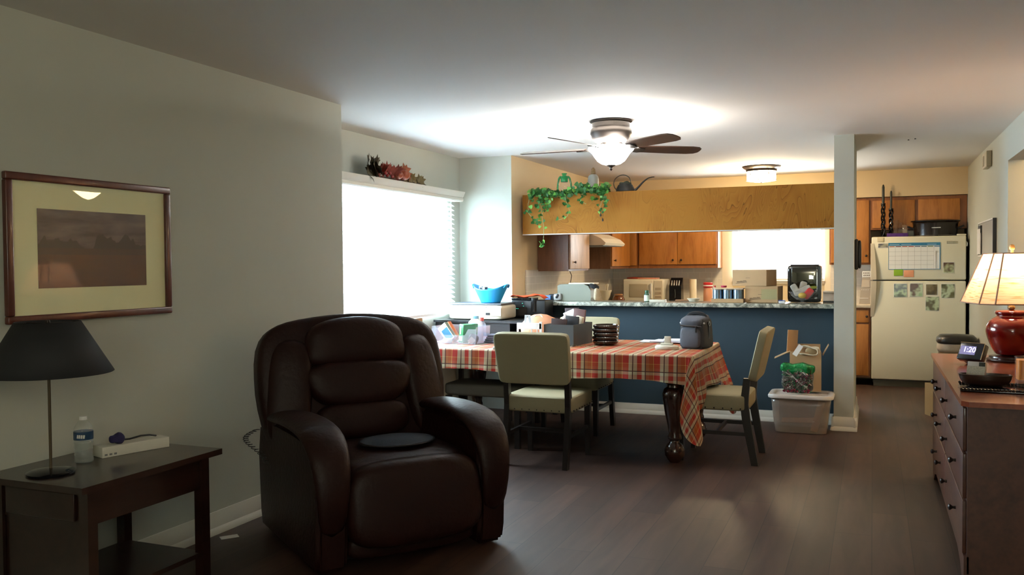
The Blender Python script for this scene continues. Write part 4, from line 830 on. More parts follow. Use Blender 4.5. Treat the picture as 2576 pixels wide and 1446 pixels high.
# ================================================================== KITCHEN CABINETS
def cab(name, label, loc, rz, w, d, h, doors, knobs, body=M_oakedge, face=M_oak, rail=.0, extra=None):
    """local: x 0..w along the face, face at y=0 looking to -y, body going +y"""
    t = thing(name, label, 'cabinet', loc, rz)
    B().bx(0, w, .02, d, 0, h).bx(0, w, .002, .02, 0, h).build('cabinet_body', body, t, smooth=False)
    for i, (x0, x1, z0, z1) in enumerate(doors):
        dr = B().bx(x0, x1, -.018, .0015, z0, z1, bev=.004).build('door', face, t)
        if i < len(knobs) and knobs[i]:
            kx, kz = knobs[i]; B().lathe([(.001, 0), (.006, 0), (.005, .010), (.013, .018), (.014, .024), (.008, .028), (.001, .029)], (kx, -.018, kz), 14, rot=(90, 0, 0)).build('knob', M_darkmetal, dr)
    return t
cab('wall_cabinet', 'row of oak wall cabinets on the kitchen back wall left of the window', (-2.76, 10.93, 1.335), 0, 1.0, .335, .78, [(.015, .50, .045, .75), (.505, .985, .045, .75)], [(.45, .10), (.555, .10)])
cab('wall_cabinet', 'narrow pair of oak doors in the kitchen corner beside the range hood', (-3.065, 10.93, 1.335), 0, .30, .335, .78, [(.015, .145, .035, .75), (.15, .285, .035, .75)], [(.115, .10), (.175, .10)])
cab('wall_cabinet', 'dark brown wall cabinet on the left kitchen wall nearest the dining room', (-2.86, 8.46, 1.325), 90, .68, .335, .78, [(.02, .66, .02, .76)], [(.12, .09)], face=wood('window_lit_oak', (.36, .20, .10), (.58, .37, .22), .4, 5, (1, 1, .15)), body=wood('brown_side', (.10, .04, .018), (.20, .085, .04), .4, 6, (1, 1, .15)))  # door oak made lighter: window light falling on it is put into the colour
cab('wall_cabinet', 'brown wall cabinet beyond the range hood on the left kitchen wall', (-2.86, 10.0, 1.335), 90, .86, .335, .78, [(.02, .84, .03, .76)], [(.1, .1)], body=wood('brown_side', (.10, .04, .018), (.20, .085, .04)))
cab('wall_cabinet', 'short oak cabinet above the range hood', (-2.86, 9.16, 1.74), 90, .82, .335, .37, [(.02, .40, .02, .35), (.42, .80, .02, .35)], [None, None])
hd = thing('range_hood', 'cream slanted range hood on the left kitchen wall', 'range hood', (-3.19, 9.17, 1.60))
B().prism([(0, 0), (.50, 0), (.515, .025), (.46, .075), (.32, .135), (0, .135)], (0, 0, 0), (1, 0, 0), (0, 0, 1), (0, .80, 0)).build('hood_shell', M_cream, hd, smooth=False)
B().bx(.02, .48, .02, .78, -.008, .0).build('filter', M_grey, hd, smooth=False)
cab('wall_cabinet', 'oak wall cabinet between the kitchen window and the refrigerator', (-.47, 10.93, 1.365), 0, .445, .335, .765, [(.015, .22, .02, .74), (.235, .43, .02, .74)], [(.19, .1), (.40, .1)])
cab('wall_cabinet', 'oak cabinet with two doors above the refrigerator', (-.025, 10.93, 1.76), 0, .99, .335, .372, [(.02, .465, .02, .335), (.50, .92, .02, .335)], [None, None])
# base cabinets and counters
cab('base_cabinet', 'oak base cabinet standing left of the refrigerator', (-.47, 10.66, .09), 0, .45, .60, .785, [(.02, .21, .62, .76), (.235, .43, .62, .76), (.02, .21, .02, .60), (.235, .43, .02, .60)], [None, (.41, .69), None, (.26, .55)])
tag(B().bx(-.47, -.022, 10.62, 11.27, .876, .912, bev=.004).build('countertop', mat('cream_counter', (.62, .52, .38), .3, var=(40, .2))), 'cream countertop piece left of the refrigerator', 'countertop')
cab('base_cabinet', 'run of oak base cabinets under the kitchen window', (-2.55, 10.66, 0), 0, 2.07, .60, .875, [(.02 + .51 * k, .50 + .51 * k, .12, .85) for k in range(4)], [None] * 4)
tag(B().bx(-2.56, -.475, 10.62, 11.265, .876, .912, bev=.004).build('countertop', M_gran), 'granite worktop running under the kitchen window', 'countertop')
cab('base_cabinet', 'run of base cabinets along the left kitchen wall', (-2.56, 8.42, 0), 90, 2.20, .62, .875, [(.02 + .54 * k, .53 + .54 * k, .12, .85) for k in range(4)], [None] * 4)
tag(B().bx(-3.185, -2.565, 8.40, 11.265, .876, .912, bev=.004).build('countertop', M_gran), 'granite worktop along the left kitchen wall', 'countertop')
ZC, ZBt = .913, 1.0415
# ---- on the worktop behind
mw = thing('microwave', 'cream microwave oven on the kitchen worktop beneath the oak cabinets', 'microwave', (-2.66, 10.80, ZC))
B().bx(-.255, .255, -.02, .36, 0, .285, bev=.01).build('microwave_body', M_cream, mw)
B().bx(-.25, .13, -.04, -.02, .01, .275, bev=.008).build('door', M_cream, mw)
B().bx(-.17, .06, -.046, -.0405, .06, .225, bev=.002).build('window_panel', mat('beige_window', (.45, .38, .27), .25), mw)
B().bx(.10, .115, -.065, -.04, .05, .235, bev=.004).build('door_handle', M_white, mw)
B().bx(.14, .245, -.036, -.0205, .02, .265).build('control_panel', mat('panel_cream', (.66, .58, .44), .4), mw, smooth=False)
for r_ in range(3): B().bx(.155, .23, -.040, -.036, .05 + r_ * .05, .08 + r_ * .05).build('button_row', mat('panel_brown', (.40, .32, .22), .5), mw, smooth=False)
tag(B().box((0, 0, .008), (.24, .20, .016), bev=.006).build('cutting_board', mat('salmon_board', (.70, .30, .20), .5), loc=(-2.63, 10.95, ZC + .286)), 'thin salmon coloured board on top of the microwave', 'board')
tag(B().lathe([(.001, 0), (.11, 0), (.115, .01), (.10, .02), (.001, .024)], seg=32).build('pan_lid', mat('brick_red', (.38, .06, .03), .4), loc=(-2.83, 11.06, ZC + .286)), 'brick red lid lying on the back of the microwave', 'lid')
mo = thing('mortar', 'cream ceramic mortar with pestle on the left kitchen worktop', 'mortar', (-3.02, 10.35, ZC))
B().lathe([(.001, 0), (.036, 0), (.04, .01), (.028, .03), (.052, .08), (.060, .125), (.072, .145), (.074, .16), (.060, .16), (.04, .08), (.001, .06)], seg=28).build('mortar_bowl', M_cream, mo)
B().lathe([(.001, .08), (.02, .09), (.012, .13), (.011, .20), (.018, .215), (.016, .235), (.001, .24)], (.0, 0, 0), 16, rot=(0, 5, 0)).build('pestle', M_cream, mo)
jr = thing('amber_jar', 'round amber glass jar with light lid beside the mortar', 'jar', (-2.86, 10.35, ZC))
B().lathe([(.001, 0), (.06, 0), (.075, .02), (.078, .05), (.06, .085), (.045, .095)], seg=28).build('jar_body', mat('amber_glass', (.16, .045, .012), .08, coat=.5), jr)
B().lathe([(.001, .118), (.05, .115), (.052, .098), (.001, .096)], seg=28).build('lid', mat('amber_lid', (.35, .16, .06), .3), jr)
kb = thing('knife_block', 'black knife block with silver handled knives on the back worktop', 'knife block', (-2.275, 10.86, ZC))
B().prism([(0, 0), (.16, 0), (.12, .30), (.0, .20)], (-.075, 0, 0), (0, 1, 0), (0, 0, 1), (.15, 0, 0)).build('block', M_blackgloss, kb, smooth=False)
for k in range(4): B().box((-.045 + k * .03, .02, .235), (.014, .016, .075), (-30, 0, 0), bev=.003).build('knife_handle', M_steel, kb)
B().tube([(0, -.003, .05), (.003, -.004, .10), (-.002, -.003, .16)], .003, 6).build('front_groove', M_grey, kb)
pt = thing('paper_towel', 'cream paper towel roll standing on the back worktop', 'paper towel', (-2.05, 10.85, ZC))
B().lathe([(.001, 0), (.07, 0), (.07, .01), (.001, .011)], seg=24).build('holder_base', M_steel, pt)
B().lathe([(.020, .012), (.042, .012), (.042, .285), (.020, .285)], seg=28).build('roll', mat('warm_paper', (.80, .68, .48), .8), pt)
rcn = thing('canister', 'clear canister with red screw lid on the back worktop', 'canister', (-1.86, 10.80, ZC))
B().lathe([(.001, 0), (.052, 0), (.055, .01), (.055, .165), (.050, .18)], seg=28).build('canister_body', mat('peach_plastic', (.62, .28, .16), .25), rcn)
B().lathe([(.001, .245), (.052, .245), (.058, .238), (.058, .185), (.054, .18)], seg=28).build('lid', mat('red_lid', (.50, .02, .02), .35), rcn)
B().lathe([(.0585, .20), (.0585, .215)], seg=28, cap=False).build('white_band', M_white, rcn)
# ---- on the bar
gb = thing('bread_box', 'large grey green rounded bread box on the bar', 'bread box', (-2.665, 8.14, ZBt), 0)
B().prism([(-.175, 0), (.16, 0), (.165, .03), (.16, .10), (.135, .145), (.09, .16), (-.15, .16), (-.175, .145)], (0, -.08, 0), (1, 0, 0), (0, 0, 1), (0, .20, 0)).build('box_body', mat('sage_grey', (.20, .21, .165), .45), gb, smooth=False)
tag(B().box((0, 0, .006), (.26, .16, .014), bev=.005).build('serving_tray', mat('ivory_tray', (.74, .66, .50), .4), loc=(-2.60, 8.15, ZBt + .1605)), 'ivory tray lying on the grey bread box', 'tray')
t = thing('oven_mitt', 'black and cream oven mitt drooping off the right end of the bread box', 'oven mitt', (-2.475, 8.10, ZBt), 0)
B().puff((-.005, 0, .14), (.10, .09, .05), 2.6, rot=(0, 24, 0)).build('mitt_hand', mat('black_cotton', (.012, .012, .014), .9), t)
B().puff((.018, -.01, .07), (.035, .07, .13), 3, rot=(0, 6, 0)).build('mitt_cuff', mat('cream_cotton', (.55, .45, .32), .9, var=(60, .3)), t)
t = thing('stapler', 'small silver and black gadget on the left part of the bar', 'gadget', (-2.85, 8.06, ZBt))
B().box((-.045, 0, .032), (.055, .06, .064), bev=.01).build('dark_half', mat('midnight', (.010, .018, .035), .4), t)
B().puff((.015, 0, .036), (.085, .065, .070), 4, rot=(0, -6, 0)).build('silver_half', mat('silver_plastic', (.45, .46, .47), .3, .4), t)
B().puff((.018, -.034, .045), (.025, .012, .045), 3, rot=(0, 25, 0)).build('grip', M_black, t)
boxy('blue_box', 'small light blue carton beside the silver gadget on the bar', 'box', (-2.925, 8.04, ZBt), (.055, .05, .052), mat('cornflower', (.10, .22, .52), .5))
t = thing('power_cord', 'black cord hanging from the wall cabinet down behind the bread box', 'cord', (-2.92, 8.44, 1.0))
B().tube([(.08, 0, .324), (.10, 0, .28), (.085, 0, .20), (.03, 0, .12), (.0, 0, .05), (-.0, 0, -.08)], .004, 6).build('cord', M_black, t)
gbt = thing('supplement_bottle', 'small white labelled bottle with dark green cap at the bar edge', 'bottle', (-1.937, 7.99, ZBt))
B().lathe([(.001, 0), (.024, 0), (.026, .004), (.026, .066), (.020, .078), (.018, .084), (.001, .084)], seg=24).build('bottle_body', mat('deep_green', (.01, .05, .02), .3), gbt)
B().lathe([(.0265, .008), (.0265, .062)], seg=24, cap=False).build('bottle_label', mat('mint_label', (.60, .70, .60), .5), gbt)
B().lathe([(.001, .108), (.019, .107), (.020, .104), (.020, .086), (.018, .084)], seg=24).build('cap', mat('green_cap', (.01, .07, .025), .35), gbt)
boxy('butter_dish', 'flat clear dish on the bar right of the green capped bottle', 'dish', (-1.83, 7.98, ZBt), (.145, .08, .022), mat('frosted_dish', (.60, .56, .46), .2, coat=.5))
tag(B().lathe([(.001, 0), (.04, 0), (.062, .028), (.058, .028), (.038, .005), (.001, .005)], seg=32).build('small_bowl', M_cream, loc=(-1.54, 8.18, ZBt)), 'small cream bowl on the bar left of the tin pack', 'bowl')
boxy('wooden_board', 'thin brown wooden board behind the small cream bowl on the bar', 'board', (-1.63, 8.24, ZBt), (.18, .06, .012), mat('board_brown', (.30, .14, .06), .5))
sb = thing('spray_bottle', 'slim white bottle with a red nozzle behind the tin pack', 'bottle', (-1.352, 8.22, ZBt))
B().lathe([(.001, 0), (.02, 0), (.021, .005), (.021, .11), (.010, .128), (.001, .128)], seg=18).build('bottle_body', M_white, sb)
B().lathe([(.008, .128), (.008, .145), (.001, .147)], seg=12).build('nozzle', mat('red_lid', (.5, .02, .02)), sb)
tag(B().lathe([(.001, 0), (.022, 0), (.028, .01), (.026, .018), (.001, .022)], seg=20).build('bottle_cap', mat('raspberry', (.45, .02, .07), .4), loc=(-1.27, 8.22, ZBt + .128)), 'raspberry red cap lying on top of the tin pack', 'cap')
cp = thing('tin_tray', 'low cardboard tray holding tins on the bar', 'tray', (-1.205, 8.05, ZBt))
B().bx(-.14, .14, -.07, .115, 0, .004).bx(-.14, .14, -.072, -.069, 0, .034).bx(-.14, -.137, -.069, .115, 0, .034).bx(.137, .14, -.069, .115, 0, .034).build('tray', M_card, cp, smooth=False)
M_tin = mat('blue_tin_label', (.22, .32, .42), .22, .7, var=(20, .6))
for k in range(3):
    for j in range(2):
        o = thing('tin_can', ['front', 'back'][j] + ' ' + ['left', 'middle', 'right'][k] + ' tin with silvery blue label in the cardboard tray on the bar', 'can', (-1.297 + k * .090, 8.027 + j * .088, ZBt + .0045), group='blue labelled tins')
        B().lathe([(.001, 0), (.041, 0), (.042, .003), (.041, .006), (.041, .110), (.042, .114), (.001, .114)], seg=24).build('can_body', M_steel, o)
        B().lathe([(.0415, .008), (.0415, .106)], seg=24, cap=False).build('can_label', M_tin, o)
tag(B().box((0, 0, .004), (.275, .17, .008)).build('tray_cover', mat('peach_card', (.62, .45, .30), .7), loc=(-1.205, 8.07, ZBt + .119), smooth=False), 'pale card sheet covering the tins on the bar', 'card')
def carton(label, loc, d, rz):
    t = thing('carton', label, 'box', loc, rz); dx, dy, dz = d
    B().box((0, 0, dz / 2), d, bev=.003).build('carton_body', M_card, t)
    inkm = mat('brown_ink', (.07, .04, .02), .7)
    x0 = -dx * .40; B().prism([(0, 0), (.11, .014), (.11, .018), (0, .004)], (x0, -dy / 2 - .0012, dz * .13), (1, 0, 0), (0, 0, 1), (0, .001, 0)).build('printed_line', inkm, t, smooth=False)
    q = B(); 
    for k in range(9): q.prism([(0, 0), (.006, .001), (.007, .014 - (k % 3) * .003), (.001, .012)], (x0 + .012 + k * .0105, -dy / 2 - .0012, dz * .13 + .010 + k * .0013), (1, 0, 0), (0, 0, 1), (0, .001, 0))
    q.build('printed_word', inkm, t, smooth=False)
    B().bx(-dx * .10, dx * .03, -dy / 2 - .001, -dy / 2, dz * .49, dz * .505).build('handle_slot', inkm, t, smooth=False)
    return t
carton('cardboard carton with printed mark standing on the bar, lower of two', (-.900, 8.12, ZBt), (.285, .22, .146), -6)
carton('cardboard carton resting on top of the lower carton on the bar', (-.985, 8.13, ZBt + .147), (.33, .20, .145), -20)
t = thing('carton_flap', 'glossy tape wrapped over the right part of the lower carton', 'tape', (-.900, 8.12, ZBt), -6)
B().bx(.0, .135, -.1135, -.112, .03, .12).build('tape_sheet', glass('glossy_tape', (.95, 1, .9), .12, .93), t, smooth=False)
boxy('blue_edge_box', 'little white box with a blue lid line right of the cartons', 'box', (-.735, 8.0, ZBt), (.055, .05, .018), M_white, (0, 0, 0))
boxy('blue_strip', 'thin blue slab on the little white box right of the cartons', 'slab', (-.735, 8.0, ZBt + .0185), (.056, .05, .006), mat('royal_blue', (.01, .05, .30), .4))
# glossy black appliance with a glass bowl in front
pa = thing('air_fryer', 'tall glossy black appliance reflecting the room at the right end of the bar', 'appliance', (-.56, 8.24, ZBt))
B().puff((0, 0, .165), (.285, .22, .33), (14, 7, 14)).build('appliance_body', mat('mirror_black', (.02, .021, .02), .06, coat=1), pa)
B().bx(-.105, .105, -.1125, -.108, .11, .315, bev=.002).build('front_glass', mat('mirror_panel', (.25, .26, .24), .02, 1), pa)
B().bx(-.12, .12, -.09, .09, .328, .335, bev=.003).build('top_cap', M_black, pa)
gbowl = thing('glass_bowl', 'footed clear glass bowl of packets in front of the black appliance', 'bowl', (-.565, 7.985, ZBt))
B().lathe([(.001, 0), (.045, 0), (.04, .006), (.014, .012), (.014, .022), (.05, .032), (.085, .06), (.115, .10), (.112, .10), (.082, .063), (.05, .037), (.001, .030)], seg=40).build('bowl', M_glass, gbowl)
def packet(label, dx, dy, z, d, m, rot, cat='packet'):
    o = B().puff((0, 0, 0), d, (6, 2.5, 6)).build('snack_packet', m, loc=(-.565 + dx, 7.985 + dy, ZBt + z)); o.rotation_euler = [R(q) for q in rot]; return tag(o, label, cat)
M_foil = mat('grey_foil', (.42, .40, .35), .35, .5, var=(25, .3)); M_redf = mat('red_foil', (.42, .02, .02), .35)
packet('silver grey packet sticking up at the left of the glass bowl', -.055, .0, .115, (.055, .02, .11), M_foil, (0, -30, 0))
packet('silver grey packet leaning over the middle of the glass bowl', .0, .02, .125, (.06, .02, .13), M_foil, (0, 14, 10))
packet('long grey packet lying diagonally across the front of the glass bowl', .0, .0, .110, (.15, .022, .05), M_foil, (0, -28, 0))
packet('red packet at the right side of the glass bowl', .05, -.02, .085, (.06, .02, .10), M_redf, (0, 38, 0))
packet('flat olive green packet on the right rim of the glass bowl', .065, .02, .135, (.11, .03, .025), mat('olive_foil', (.24, .28, .03), .4), (0, -4, 0))
tag(B().ball((0, 0, 0), .028, 16, (1.25, 1, .9)).build('lemon', mat('lemon_skin', (.55, .36, .01), .4), loc=(-.562, 7.955, ZBt + .068)), 'yellow lemon at the bottom of the glass bowl', 'lemon')
wt = thing('dish_rack', 'white plastic rack shelf at the far right end of the bar', 'rack', (-.352, 8.17, ZBt))
M_blush = mat('blush_plastic', (.72, .56, .44), .4)
B().bx(-.05, .05, -.05, .05, .015, .085, bev=.004).build('rack_box', M_blush, wt)
B().bx(-.05, .054, -.065, .065, .0855, .10, bev=.004).build('rack_lip', M_blush, wt)
B().bx(-.05, .05, -.04, .05, 0, .014).build('rack_feet', M_black, wt, smooth=False)
# ================================================================== REFRIGERATOR
M_fr = mat('bisque_enamel', (.75, .71, .54), .35, bump=(300, .05))
fr = thing('refrigerator', 'bisque white top freezer refrigerator with magnets and photos on its doors', 'refrigerator', (.46, 10.64, 0))
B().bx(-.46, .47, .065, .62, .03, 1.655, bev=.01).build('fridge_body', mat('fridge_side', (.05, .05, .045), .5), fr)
fd = B().bx(-.472, .475, 0, .062, 1.192, 1.672, bev=.014).build('freezer_door', M_fr, fr)
ld = B().bx(-.472, .475, 0, .062, .075, 1.180, bev=.014).build('fridge_door', M_fr, fr)
B().bx(-.45, .46, .02, .064, .0, .07).build('kick_grille', mat('dark_grille', (.06, .055, .035), .5), fr, smooth=False)
def hndl(z0, z1, flare0, flare1):
    n = 12; pts = []
    for k in range(n + 1):
        t = k / n; z = z0 + (z1 - z0) * t; w = .018 + .017 * math.sin(PI * t * .5 if not flare0 else PI * (1 - t) * .5) ; pts.append((z, w))
    bb = B(); vs = []
    for z, w in pts:
        q = (w - .018) / .017
        for (a, c) in ((-.478, -.050 * (1 - .9 * (1 - q))), (-.478 + w * 1.6, -.050 * (1 - .9 * (1 - q)) + .004), (-.478 + w * 1.7, .0), (-.482, .0)): vs.append((a, c, z))
    m_ = len(pts); return bb.add(vs, [(i * 4 + k, i * 4 + (k + 1) % 4, (i + 1) * 4 + (k + 1) % 4, (i + 1) * 4 + k) for i in range(m_ - 1) for k in range(4)] + [(0, 1, 2, 3), tuple((m_ - 1) * 4 + k for k in range(4))])
hndl(1.195, 1.60, True, False).build('freezer_handle', mat('almond_plastic', (.62, .54, .40), .3), fd)
hndl(.78, 1.178, False, True).build('fridge_handle', mat('almond_plastic', (.62, .54, .40), .3), ld)
B().bx(.385, .475, .01, .06, 1.6725, 1.69, bev=.003).build('hinge_cover', M_fr, fd)
t = thing('calendar', 'large white dry erase calendar with blue border on the freezer door', 'calendar', (.423, 10.638, 1.455), rot=(0, 0, 0))
B().bx(-.262, .260, -.003, 0, -.148, .148).build('calendar_sheet', mat('calendar_white', (.80, .80, .76), .3), t, smooth=False)
mb = mat('calendar_blue', (.02, .19, .36), .4)
B().bx(-.262, .260, -.0045, -.003, .115, .148).bx(.252, .260, -.0045, -.003, -.148, .115).bx(-.262, .252, -.0045, -.003, -.148, -.143).bx(-.262, -.258, -.0045, -.003, -.143, .115).build('blue_border', mb, t, smooth=False)
gl = B(); 
for k in range(1, 8): gl.bx(-.256 + k * .0645 - .0008, -.256 + k * .0645 + .0008, -.0038, -.003, -.143, .115)
for k in range(1, 5): gl.bx(-.256, .195, -.0042, -.0034, -.143 + k * .048 - .0008, -.143 + k * .048 + .0008)
gl.build('grid_lines', mat('grid_grey', (.25, .24, .22), .6), t, smooth=False)
for k, c_ in enumerate(((.45, .12, .03), (.14, .02, .02), (.40, .07, .04), (.33, .05, .04), (.05, .09, .18), (.03, .12, .16), (.12, .20, .08), (.03, .14, .28))):
    B().bx(-.252 + k * .0645, -.198 + k * .0645, -.0045, -.003, .101, .110).build('day_header', mat('day_%d' % k, c_, .5), t, smooth=False)
for (x, w_) in ((-.25, .10), (-.13, .10), (.13, .09)): B().bx(x, x + w_, -.0052, -.0045, .126, .131).build('header_text_line', mat('pale_blue_ink', (.45, .62, .75), .5), t, smooth=False)
B().bx(.205, .212, -.012, -.003, -.13, .06).build('marker', M_white, t, smooth=False)
def photo(label, x, z, w, h, cols, seed, rz=0):
    t = thing('photo_print', label, 'photo', (x, 10.638, z), rot=(0, rz, 0), group='photos and magnets on the refrigerator')
    m = bpy.data.materials.new('photo_%d' % seed); m.use_nodes = True; nt = m.node_tree; n = nt.nodes; b = n['Principled BSDF']
    tc = n.new('ShaderNodeTexCoord'); v = n.new('ShaderNodeTexNoise'); v.inputs['Scale'].default_value = 9; v.inputs['Detail'].default_value = 2; mp = n.new('ShaderNodeMapping'); mp.inputs['Location'].default_value = (seed * 3.7, seed, 0)
    r = n.new('ShaderNodeValToRGB'); r.color_ramp.interpolation = 'EASE'; e = r.color_ramp.elements
    while len(e) < len(cols): e.new(.5)
    for k, c in enumerate(cols): e[k].position = .3 + .4 * k / (len(cols) - 1); e[k].color = (*c, 1)
    L = nt.links; L.new(tc.outputs['Object'], mp.inputs[0]); L.new(mp.outputs[0], v.inputs['Vector']); L.new(v.outputs['Fac'], r.inputs[0]); L.new(r.outputs[0], b.inputs['Base Color']); b.inputs['Roughness'].default_value = .2
    B().bx(-w / 2 - .003, w / 2 + .003, -.0014, 0, -h / 2 - .003, h / 2 + .003).build('photo_border', M_paper, t, smooth=False)
    B().bx(-w / 2, w / 2, -.0024, -.0014, -h / 2, h / 2).build('photo_image', m, t, smooth=False)
pc = [(.05, .04, .02), (.10, .09, .04), (.45, .55, .30), (.12, .10, .07)]
photo('bird photo in the lower right of the freezer door', .765, 1.325, .105, .112, [(.05, .03, .02), (.08, .05, .03), (.42, .48, .28), (.10, .05, .03)], 1)
photo('first photo from the left in the row on the fridge door', .285, 1.075, .130, .145, [(.10, .14, .10), (.45, .6, .40), (.12, .16, .18), (.4, .5, .4)], 2)
photo('second photo from the left in the row on the fridge door', .445, 1.08, .125, .142, [(.3, .45, .25), (.5, .6, .4), (.10, .06, .05), (.12, .08, .06)], 3)
photo('dark green photo third from the left on the fridge door', .598, 1.085, .110, .115, [(.04, .035, .02), (.08, .06, .02), (.18, .15, .07), (.05, .04, .02)], 4)
photo('photo at the right end of the row on the fridge door', .758, 1.07, .128, .15, [(.06, .07, .03), (.14, .15, .08), (.5, .6, .4), (.06, .05, .03)], 5)
photo('photo on its own below the others on the fridge door', .605, .932, .130, .150, [(.08, .08, .04), (.12, .12, .07), (.5, .6, .38), (.10, .07, .04)], 6)
photo('wide dark photo beside the freezer handle', .105, 1.575, .098, .045, [(.02, .015, .01), (.05, .03, .02), (.30, .27, .16), (.03, .02, .01)], 7)
def magnet(label, x, z, w, h, m, name='magnet', bev=.006):
    return tag(B().box((0, 0, 0), (w, .004, h), bev=min(bev, .0018)).build(name, m, loc=(x, 10.636, z)), label, 'magnet')
magnet('lime green square note on the freezer door below the calendar', .263, 1.275, .092, .075, mat('lime_note', (.25, .45, .02), .5))
magnet('orange peach square note beside the lime note on the freezer door', .37, 1.26, .10, .075, mat('peach_note', (.75, .33, .17), .5))
magnet('pale yellow note at the top left of the freezer door', .08, 1.643, .065, .05, mat('cream_note', (.66, .57, .36), .5))
magnet('striped metal magnet clip at the upper right of the freezer door', .80, 1.60, .11, .026, mat('striped_metal', (.40, .38, .28), .3, .5, var=(30, .6, (1, .1, .1))))
t = thing('magnetic_clip', 'white clip sticking out at the right edge of the freezer', 'clip', (.958, 10.66, 1.585), 0)
B().prism([(0, -.03), (.012, -.028), (.012, .01), (0, .03)], (-.02, 0, 0), (1, 0, 0), (0, 0, 1), (0, .05, 0)).build('clip_body', M_white, t, smooth=False)
# ---- on top of the fridge
ZF = 1.673
bt = thing('candlestick', 'tall dark twisted candlestick with long black candle on the refrigerator, taller one', 'candlestick', (.108, 10.80, ZF - .016), group='black twisted candlesticks')
M_wax = mat('black_wax', (.03, .035, .03), .5)
def stick(t, h):
    for s_ in range(3):
        pts = [(.017 * math.cos(a * 9 + s_ * 2.09), .017 * math.sin(a * 9 + s_ * 2.09), .02 + a * h) for a in [k / 50 for k in range(51)]]
        B().tube(pts, .0095, 6).build('twisted_stem', M_blackgloss, t)
    B().lathe([(.001, 0), (.036, 0), (.038, .008), (.025, .02), (.001, .022)], seg=20).build('foot', M_blackgloss, t)
    B().lathe([(.016, h + .02), (.026, h + .025), (.024, h + .04), (.001, h + .04)], seg=16).build('cup', M_blackgloss, t)
stick(bt, .36); B().lathe([(.013, .40), (.0145, .41), (.014, .58), (.008, .605), (.001, .612)], seg=14).build('candle', M_wax, bt)
b2_ = thing('candlestick', 'shorter dark twisted candlestick standing right of the taller one on the refrigerator', 'candlestick', (.190, 10.815, ZF - .016), group='black twisted candlesticks')
stick(b2_, .30); B().lathe([(.011, .34), (.0125, .35), (.012, .515), (.007, .535), (.001, .54)], seg=14).build('candle', M_wax, b2_)
boxy('purple_box', 'flat purple packet lying at the front of the refrigerator top', 'box', (.255, 10.735, ZF - .016), (.22, .06, .055), mat('purple_card', (.06, .012, .16), .4, var=(70, .6, (1, .2, .2))))
for k, (x, y) in enumerate(((.237, 10.875), (.285, 10.90), (.332, 10.85))):
    o = thing('drinking_glass', ['left', 'middle', 'right'][k] + ' clear drinking glass behind the purple packet on the refrigerator', 'glass', (x, y, ZF - .016), group='clear glasses on the refrigerator')
    B().lathe([(.001, 0), (.022, 0), (.025, .05), (.030, .15 - .03 * k), (.034, .21 - .03 * k)], seg=24, cap=False).build('glass_body', glass('drink_glass', (1, .97, .92), .02, .95), o, solid=.0015)
ck = thing('slow_cooker', 'wide black oval slow cooker on top of the refrigerator', 'slow cooker', (.645, 10.86, ZF - .016))
M_ckb = mat('cooker_black', (.014, .010, .009), .22)
B().lathe([(.001, 0), (.19, 0), (.205, .01), (.215, .15), (.222, .17), (.001, .17)], seg=44, sx=1.06, sy=.62).build('cooker_body', M_ckb, ck)
B().lathe([(.001, .176), (.232, .176), (.24, .182), (.235, .192), (.15, .205), (.001, .208)], seg=44, sx=1.06, sy=.62).build('lid', M_blackgloss, ck)
B().lathe([(.218, .020), (.222, .024), (.218, .028)], seg=44, sx=1.03, sy=.63, cap=False).build('chrome_band', M_steel, ck)
for s_ in (-1, 1): B().tube([(s_ * .225, -.05, .10), (s_ * .27, -.045, .125), (s_ * .28, 0, .13), (s_ * .27, .045, .125), (s_ * .225, .05, .10)], .009, 8).build('side_handle', M_black, ck)
B().bx(-.018, .018, -.152, -.128, .01, .09, bev=.004).build('lid_latch', M_black, ck)
B().bx(-.045, .045, -.155, -.14, .105, .112).build('control_strip', M_steel, ck, smooth=False)
# wall telephone-like panel, note block
ph = thing('toaster_stand', 'tilted white and grey appliance with labelled top beside the refrigerator', 'appliance', (-.09, 10.90, .913))
B().prism([(-.055, 0), (.06, 0), (.075, .30), (-.02, .30)], (0, 0, 0), (1, 0, 0), (0, 0, 1), (0, .14, 0)).build('appliance_body', mat('warm_grey_plastic', (.42, .36, .29), .4), ph, smooth=False)
B().bx(-.022, .075, -.003, .143, .302, .375, bev=.003).build('top_block', M_white, ph)
mt = mat('dark_print', (.10, .07, .05), .6)
for r_ in range(2):
    for k in range(4): B().bx(-.012 + k * .018 + r_ * .004, -.001 + k * .018 + r_ * .004, -.0042, -.003, .347 - r_ * .026, .358 - r_ * .026).build('printed_mark', mt, ph, smooth=False)
B().bx(-.025, .06, -.004, -.001, .19, .275).build('front_window', mat('warm_grey_light', (.55, .47, .37), .3), ph, smooth=False)
for k in range(4): B().bx(-.03 + k * .022, -.02 + k * .022, -.004, -.001, .155, .163).build('button', M_white, ph, smooth=False)
B().bx(-.048, .045, -.003, -.0005, .06, .066).build('lower_line', M_white, ph, smooth=False)
wp = thing('wall_phone', 'black wall telephone on the kitchen side of the pale column', 'telephone', (-.142, 8.05, 1.46))
B().box((.014, 0, 0), (.026, .20, .26), bev=.01).build('phone_base', M_black, wp)
B().puff((.038, -.03, 0), (.03, .06, .24), 4).build('handset', M_black, wp)
B().box((.027, .06, .0), (.005, .05, .16)).build('keypad', M_blackgloss, wp, smooth=False)
